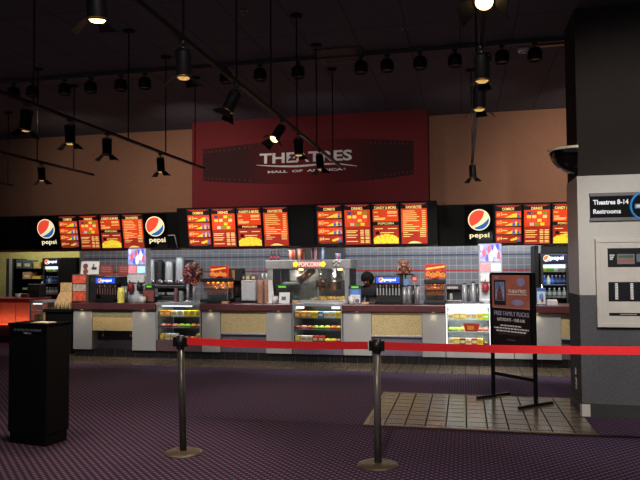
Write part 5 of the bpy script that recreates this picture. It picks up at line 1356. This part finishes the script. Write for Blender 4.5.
def spot(label, X, Y, aim, size=1.0, lit='warm', doors=4, watt=0, cone=70, warm=(1, .8, .58), zt_=ZTR-.016):
    top_ = Vector((X, Y, zt_))
    g = thing('track_spotlight', label, 'spotlight', top_, (0, 0, 0), 'track spotlights')
    s = size
    M().box(-.02*s, .02*s, -.04*s, .04*s, -.03*s, 0, 0, .003).ob('track_adapter', BLACK, g)
    d = (Vector(aim)-(top_+Vector((0, 0, -.1)))).normalized()
    q = (-d).to_track_quat('Z', 'Y')
    piv = Vector((0, 0, -.075*s))
    yk = M(); yk.cyl((0, 0, -.03*s), (0, 0, -.06*s), .008*s, .008*s, 8)
    mat4 = Matrix.Translation(piv) @ q.to_matrix().to_4x4()
    yk.ob('stem', CHROME, g)
    def place(mb, nm, m_, par):
        o = mb.ob(nm, m_, par); 
        if par == g: o.matrix_local = mat4
        return o
    r = .062*s
    y2 = M()
    y2.tube([(-r*1.15, 0, -.06*s), (-r*1.15, 0, .0), (-r*.6, 0, .018*s), (r*.6, 0, .018*s), (r*1.15, 0, 0), (r*1.15, 0, -.06*s)], .006*s, 0, 6)
    place(y2, 'yoke', BLACKM, g)
    b = M(); b.lathe([(0, .0), (r*.75, .0), (r, -.02*s), (r, -.21*s), (r*1.06, -.212*s), (r*1.06, -.225*s), (r*.9, -.225*s), (r*.86, -.15*s), (0, -.14*s)], 24)
    body = place(b, 'can', BLACKM, g)
    l = M(); l.lathe([(0, -.2*s), (r*.86, -.2*s), (r*.86, -.222*s), (r*.62, -.237*s), (0, -.242*s)], 20)
    m_l = {'warm': E_HEAD, 'bulb': E_BULB, 'off': DSTEEL, 'dim': E_DIM}[lit]
    l.ob('lamp', m_l, body)
    l = M(); l.lathe([(r*1.065, -.213*s), (r*1.07, -.226*s), (r*.99, -.228*s)], 24)
    l.ob('front_ring', mat('brassy_ring', (150, 120, 84), .35, .8), body)
    for k, a_ in enumerate((R_(-8), R_(188), R_(78))):
        big = k < 2
        L_, W_ = (.115, .075) if big else (.08, .06)
        dm = M()
        pl = [(r*1.0, -.222*s, -W_*.62*s), (r*1.0, -.222*s, W_*.62*s), (r+L_*.72*s, -.222*s-L_*.69*s, W_*s), (r+L_*.72*s, -.222*s-L_*.69*s, -W_*s)]
        fa = [dm.bm.verts.new((x_, y_, z_)) for x_, z_, y_ in pl]
        n_ = Vector((.69, 0, .72))*.003
        fb = [dm.bm.verts.new(v.co+n_) for v in fa]
        dm.bm.faces.new(fa); dm.bm.faces.new(fb[::-1])
        for i in range(4): dm.bm.faces.new((fa[i], fb[i], fb[(i+1) % 4], fa[(i+1) % 4]))
        dm.bm.transform(Matrix.Rotation(a_, 4, 'Z'))
        dm.ob('barn_door', DOORB, body)
    if watt:
        ld = bpy.data.lights.new('track_lamp', 'SPOT'); ld.energy = watt*.62; ld.spot_size = R_(cone); ld.spot_blend = .7; ld.color = warm; ld.shadow_soft_size = .03
        lo = bpy.data.objects.new('track_lamp', ld); C.objects.link(lo)
        lo.location = top_+piv+d*(.275*s); lo.rotation_euler = d.to_track_quat('-Z', 'Y').to_euler()
    return g
X1 = track('long light track running from overhead towards the maroon theatre sign', (341, 166), 2.2, [(184, 39), (237, 82), (271, 110), (297, 131), (317, 147), (333, 160)], (297, 131))
X2 = track('light track ending in front of the brown wall beside the maroon block', (206, 168.5), 3.0, [(38, 104), (128, 140), (166, 154), (197, 165)], (107, 132))
X3 = track('short light track over the podium side, with one dark spotlight', (92, 175), 4.0, [(38, 161), (74, 170)], (43, 162.5))
X0 = track('light track whose tip shows against the brown wall beside the podium track', (12.5, 185.5), 6.0, [(10, 184.5)], (10, 185))
X4 = track('light track pointing straight away above the bright candy case', (475.5, 163), 2.2, [(475, 100), (475, 160)], (475.5, 120))
def YatL1(px_, py_): return PZ(px_, py_, ZTR).y
def at(X, px_, py_): return PZ(px_, py_, ZTR).y
def dn(X, Y, dx=0, dy=0): return (X+dx, Y+dy, 0)
spots = [
 # label, X, Y, aim offsets, lit, watt
 ('closest spotlight on the long track, its glowing lamp seen from below', X1, at(X1, 97, -32), (-.1, .5), 'bulb', 80, 80),
 ('second spotlight on the long track, pointing straight down with spread doors', X1, at(X1, 184, 39), (0, .15), 'warm', 130, 80),
 ('spotlight tilted aside on the long track, above the maroon block edge', X1, at(X1, 237, 82), (-1.4, -.3), 'warm', 130, 80),
 ('spotlight turned towards the lobby with a bright lamp, before the film strip', X1, at(X1, 284, 119), (-1.3, -1.7), 'bulb', 110, 80),
 ('upright spotlight hanging before the sign lettering, doors spread', X1, at(X1, 300, 132), (0, .2), 'warm', 110, 80),
 ('last small spotlight at the tip of the long track before the sign', X1, at(X1, 320, 149), (.2, .3), 'warm', 100, 80),
 ('tilted spotlight over the podium, first on the track beside the brown wall', X2, at(X2, 28, 102), (-.5, .2), 'warm', 120, 80),
 ('spotlight with wide glowing doors, second on the brown wall track', X2, at(X2, 70, 118), (0, .25), 'warm', 110, 80),
 ('dark unlit spotlight with splayed doors, third on the brown wall track', X2, at(X2, 107, 132), (0, .1), 'off', 0, 70),
 ('small spotlight near the tip of the brown wall track', X2, at(X2, 160, 152), (.1, .3), 'warm', 100, 80),
 ('lone spotlight on the short track over the podium', X3, at(X3, 42, 162), (0, .5), 'warm', 90, 80),
 ('dazzling bare-lamp spotlight facing the viewer above the bright case track', X4, at(X4, 478, -31), (-.5, -2.2), 'bulb', 60, 70),
 ('spotlight pointing down on the straight-away track, above the wide door ring', X4, at(X4, 475.5, 44), (0, .1), 'warm', 60, 80),
 ('second downward spotlight on the straight-away track, close behind the first', X4, at(X4, 475.5, 78), (0, .1), 'warm', 60, 80),
 ('small dark spotlight hanging at the tip of the straight-away track', X4, at(X4, 475.5, 160), (.1, .1), 'off', 0, 70),
]
for lab, X, Y, off, lit, watt, cone in spots:
    spot(lab, X, Y, dn(X, Y, *off), .78, lit, 4, watt, cone)
# far ceiling track, parallel to the counter
YF_ = PZ(320, 60.5, CEIL-.06).y
xa, xb = PY(-6, 83, YF_).x, PY(600, 40, YF_).x
g = thing('light_track', 'ceiling-mounted light track running parallel to the counter', 'light track', ((xa+xb)/2, YF_, CEIL), (0, 0, 0), 'ceiling light tracks')
M().box((xa-xb)/2, (xb-xa)/2, -.018, .018, -.05, 0, 0, .004).ob('rail', mat('grey_rail_dark', (44, 43, 47), .5), g)
hp = [14, 33, 65, 91, 121, 145, 226, 260, 298, 361, 387, 420, 455, 502, 535]
base = None
for i, q in enumerate(hp):
    Xh = PY(q, 62, YF_).x
    lab = f'small dark round spotlight on the ceiling-mounted track, {ORD[i] if i < 12 else ("thirteenth", "fourteenth", "fifteenth")[i-12]} from the podium side'
    if base is None:
        base = thing('ceiling_spotlight', lab, 'spotlight', (Xh, YF_, CEIL-.05), (0, 0, 0), 'small spotlights on the ceiling track')
        M().box(-.03, .03, -.02, .02, -.03, 0, 0, .003).ob('track_adapter', BLACK, base)
        M().cyl((0, 0, -.03), (0, 0, -.07), .01, .01, 8).ob('stem', BLACKM, base)
        c_ = M().lathe([(0, -.06), (.06, -.065), (.085, -.1), (.088, -.2), (.08, -.215), (.07, -.2), (0, -.19)], 20).ob('can', BLACKM, base)
        M().cyl((0, 0, -.192), (0, 0, -.196), .066, .066, 16).ob('lamp', DSTEEL, c_)
    else: dup(base, (Xh, YF_, CEIL-.05), (0, 0, random.uniform(-.3, .3)), lab)
# ceiling fittings
p = PZ(341, 55, CEIL)
g = thing('ceiling_vent', 'pale louvred square vent in the dark ceiling behind the ceiling track', 'vent', (p.x, p.y, CEIL))
M().box(-.3, .3, -.3, .3, -.025, 0, 0, .006).ob('vent_frame', mat('grey_vent', (62, 66, 70), .5), g)
r = M()
for i in range(6): r.box(-.25, .25, -.24+.085*i, -.2+.085*i, -.03, -.022)
r.ob('louvre', mat('dark_vent', (50, 52, 56), .5), g)
p = PZ(524, 49, CEIL)
g = thing('smoke_detector', 'small round white smoke detector on the dark ceiling', 'smoke detector', (p.x, p.y, CEIL))
M().lathe([(0, -.045), (.06, -.045), (.08, -.02), (.085, 0), (0, 0)], 24).ob('detector_shell', mat('detector_white', (240, 238, 230), .5), g); M().lathe([(.03, -.05), (.05, -.048), (.05, -.044)], 20).ob('sensor_ring', DSTEEL, g)
p = PZ(557, 41, CEIL)
g = thing('exit_fixture', 'thin grey bar fixture on the dark ceiling beside the column', 'fixture', (p.x, p.y, CEIL))
M().box(-.22, .22, -.05, .05, -.05, 0, 0, .01).ob('fixture_body', mat('grey_vent', (92, 96, 100)), g); M().box(-.2, .2, -.03, .03, -.056, -.05).ob('diffuser', DSTEEL, g)
for i, q in enumerate(((405, 28), (244, 10))):
    p = PZ(*q, CEIL)
    g = thing('sprinkler_head', ('small dark sprinkler head in the ceiling above the employee', 'small dark sprinkler head in the ceiling beside the long track')[i], 'sprinkler', (p.x, p.y, CEIL), (0, 0, 0), 'ceiling sprinklers')
    M().lathe([(.05, 0), (.045, -.01), (.012, -.012)], 16).ob('escutcheon', DSTEEL, g); M().cyl((0, 0, -.01), (0, 0, -.05), .01, .014, 10).ob('nozzle', DSTEEL, g)

# ------------------------------------------------------------------ lights
def area(loc_, rot, sx_, sy_, e, col=(1, 1, 1)):
    ld = bpy.data.lights.new('area_lamp', 'AREA'); ld.shape = 'RECTANGLE'; ld.size = sx_; ld.size_y = sy_; ld.energy = e; ld.color = col
    o = bpy.data.objects.new('area_lamp', ld); C.objects.link(o); o.location = loc_; o.rotation_euler = rot; return o
def spotl(loc_, aim, e, cone, col=(1, .85, .68), soft=.05, blend=.6):
    ld = bpy.data.lights.new('fill_spot', 'SPOT'); ld.energy = e; ld.spot_size = R_(cone); ld.spot_blend = blend; ld.color = col; ld.shadow_soft_size = soft  # unseen fill lamps, added without fixtures
    o = bpy.data.objects.new('fill_spot', ld); C.objects.link(o); o.location = loc_
    o.rotation_euler = (Vector(aim)-Vector(loc_)).to_track_quat('-Z', 'Y').to_euler(); return o
# unseen strip lamps added behind the bulkhead and under the soffit
for x, e in ((-7.6, 6), (-6.2, 8), (-4.8, 9), (-3.4, 10), (-2.0, 12), (-.6, 16), (.8, 22), (2.2, 14)):
    area((x, 12.2, 2.08), (R_(38), 0, 0), 1.3, .12, e, (.93, .96, 1))
for x, e in ((-6.8, 12), (-5.3, 9), (-3.6, 9), (-1.7, 8), (.0, 9), (1.6, 10)):
    area((x, 11.25 if -3.9 < x < 1 else 11.8, 1.94), (0, 0, 0), 1.4, .15, e, (1, .97, .93))
area((-8.6, 14.15, 2.6), (0, 0, 0), 1.6, .3, 20, (1, .93, .6))
area((-10.4, 14.1, 2.6), (0, 0, 0), 1.2, .3, 9, (1, .93, .65))
area((-9.9, 12.6, 2.55), (R_(40), 0, 0), 1.4, .2, 16, (1, .94, .8))  # unseen fill added in front of the kitchen shelving
# red glow strip at the recessed counter
area((-9.0, YR-.16, .42), (R_(150), 0, 0), 3.4, .05, 8, (1, .27, .12))
# counter wash: added spots with no track heads of their own
for x, e, y in ((-6.4, 480, 6.9), (-4.4, 440, 6.7), (-2.5, 480, 6.6), (-.6, 680, 6.6), (.9, 640, 8.2)):
    spotl((x, y, 4.0), (x+(.4 if y > 8 else 0), 10.7, .75), e, 42 if y < 8 else 50, (1, .95, .9), .1)
# unseen fill spots added for the column, belts, poster and left counter end
spotl((1.7, 1.2, 4.2), (1.9, 7.2, 1.5), 800, 50, (1, .93, .84), .1)
spotl((-.6, 1.0, 4.2), (-.6, 5.6, .8), 380, 60, (1, .86, .8), .1)
spotl((.6, 3.2, 4.2), (2.2, 7.4, 1.2), 330, 34, (1, .93, .88), .1)
spotl((-5.4, 7.4, 3.9), (-6.7, 11.0, 1.2), 300, 26, (1, .95, .88), .1)
# upper wall wash, more added spots without fixtures
for x, e in ((-7.0, 90), (-4.6, 190), (2.4, 300)):
    spotl((x, 8.6, 3.5), (x, 11.9, 3.0), e, 85, (1, .82, .7), .1, 1)
for x, e in ((-2.3, 80), (.2, 80)):
    spotl((x, 8.2, 3.5), (x, 11.35, 3.0), e, 80, (1, .84, .76), .1, 1)
# warm lamp inside the amber-lit recess of the first counter unit
area(((S(92)+S(132))/2, YC-.045, .84), (R_(-38), 0, 0), .8, .03, 1.6, (1, .62, .25))

w = bpy.data.worlds.new('World'); bpy.context.scene.world = w; w.use_nodes = True
bg = w.node_tree.nodes['Background']; bg.inputs[0].default_value = (.56, .56, .68, 1); bg.inputs[1].default_value = .34

# ------------------------------------------------------------------ camera
cd = bpy.data.cameras.new('camera'); cam = bpy.data.objects.new('camera', cd); C.objects.link(cam)
cd.sensor_width = 36; cd.lens = 36*FOC/640; cd.clip_end = 100
mw = Matrix.Identity(4)
for i, v in enumerate((Rt, Up, -Fw)):
    for k in range(3): mw[k][i] = v[k]
mw.translation = EYE
cam.matrix_world = mw
sc = bpy.context.scene
sc.camera = cam
sc.view_settings.view_transform = 'Standard'; sc.view_settings.look = 'None'; sc.view_settings.exposure = 0; sc.view_settings.gamma = 1
sc.view_settings.use_curve_mapping = False
sc.cycles.use_denoising = True
sc.cycles.max_bounces = 8; sc.cycles.transparent_max_bounces = 16
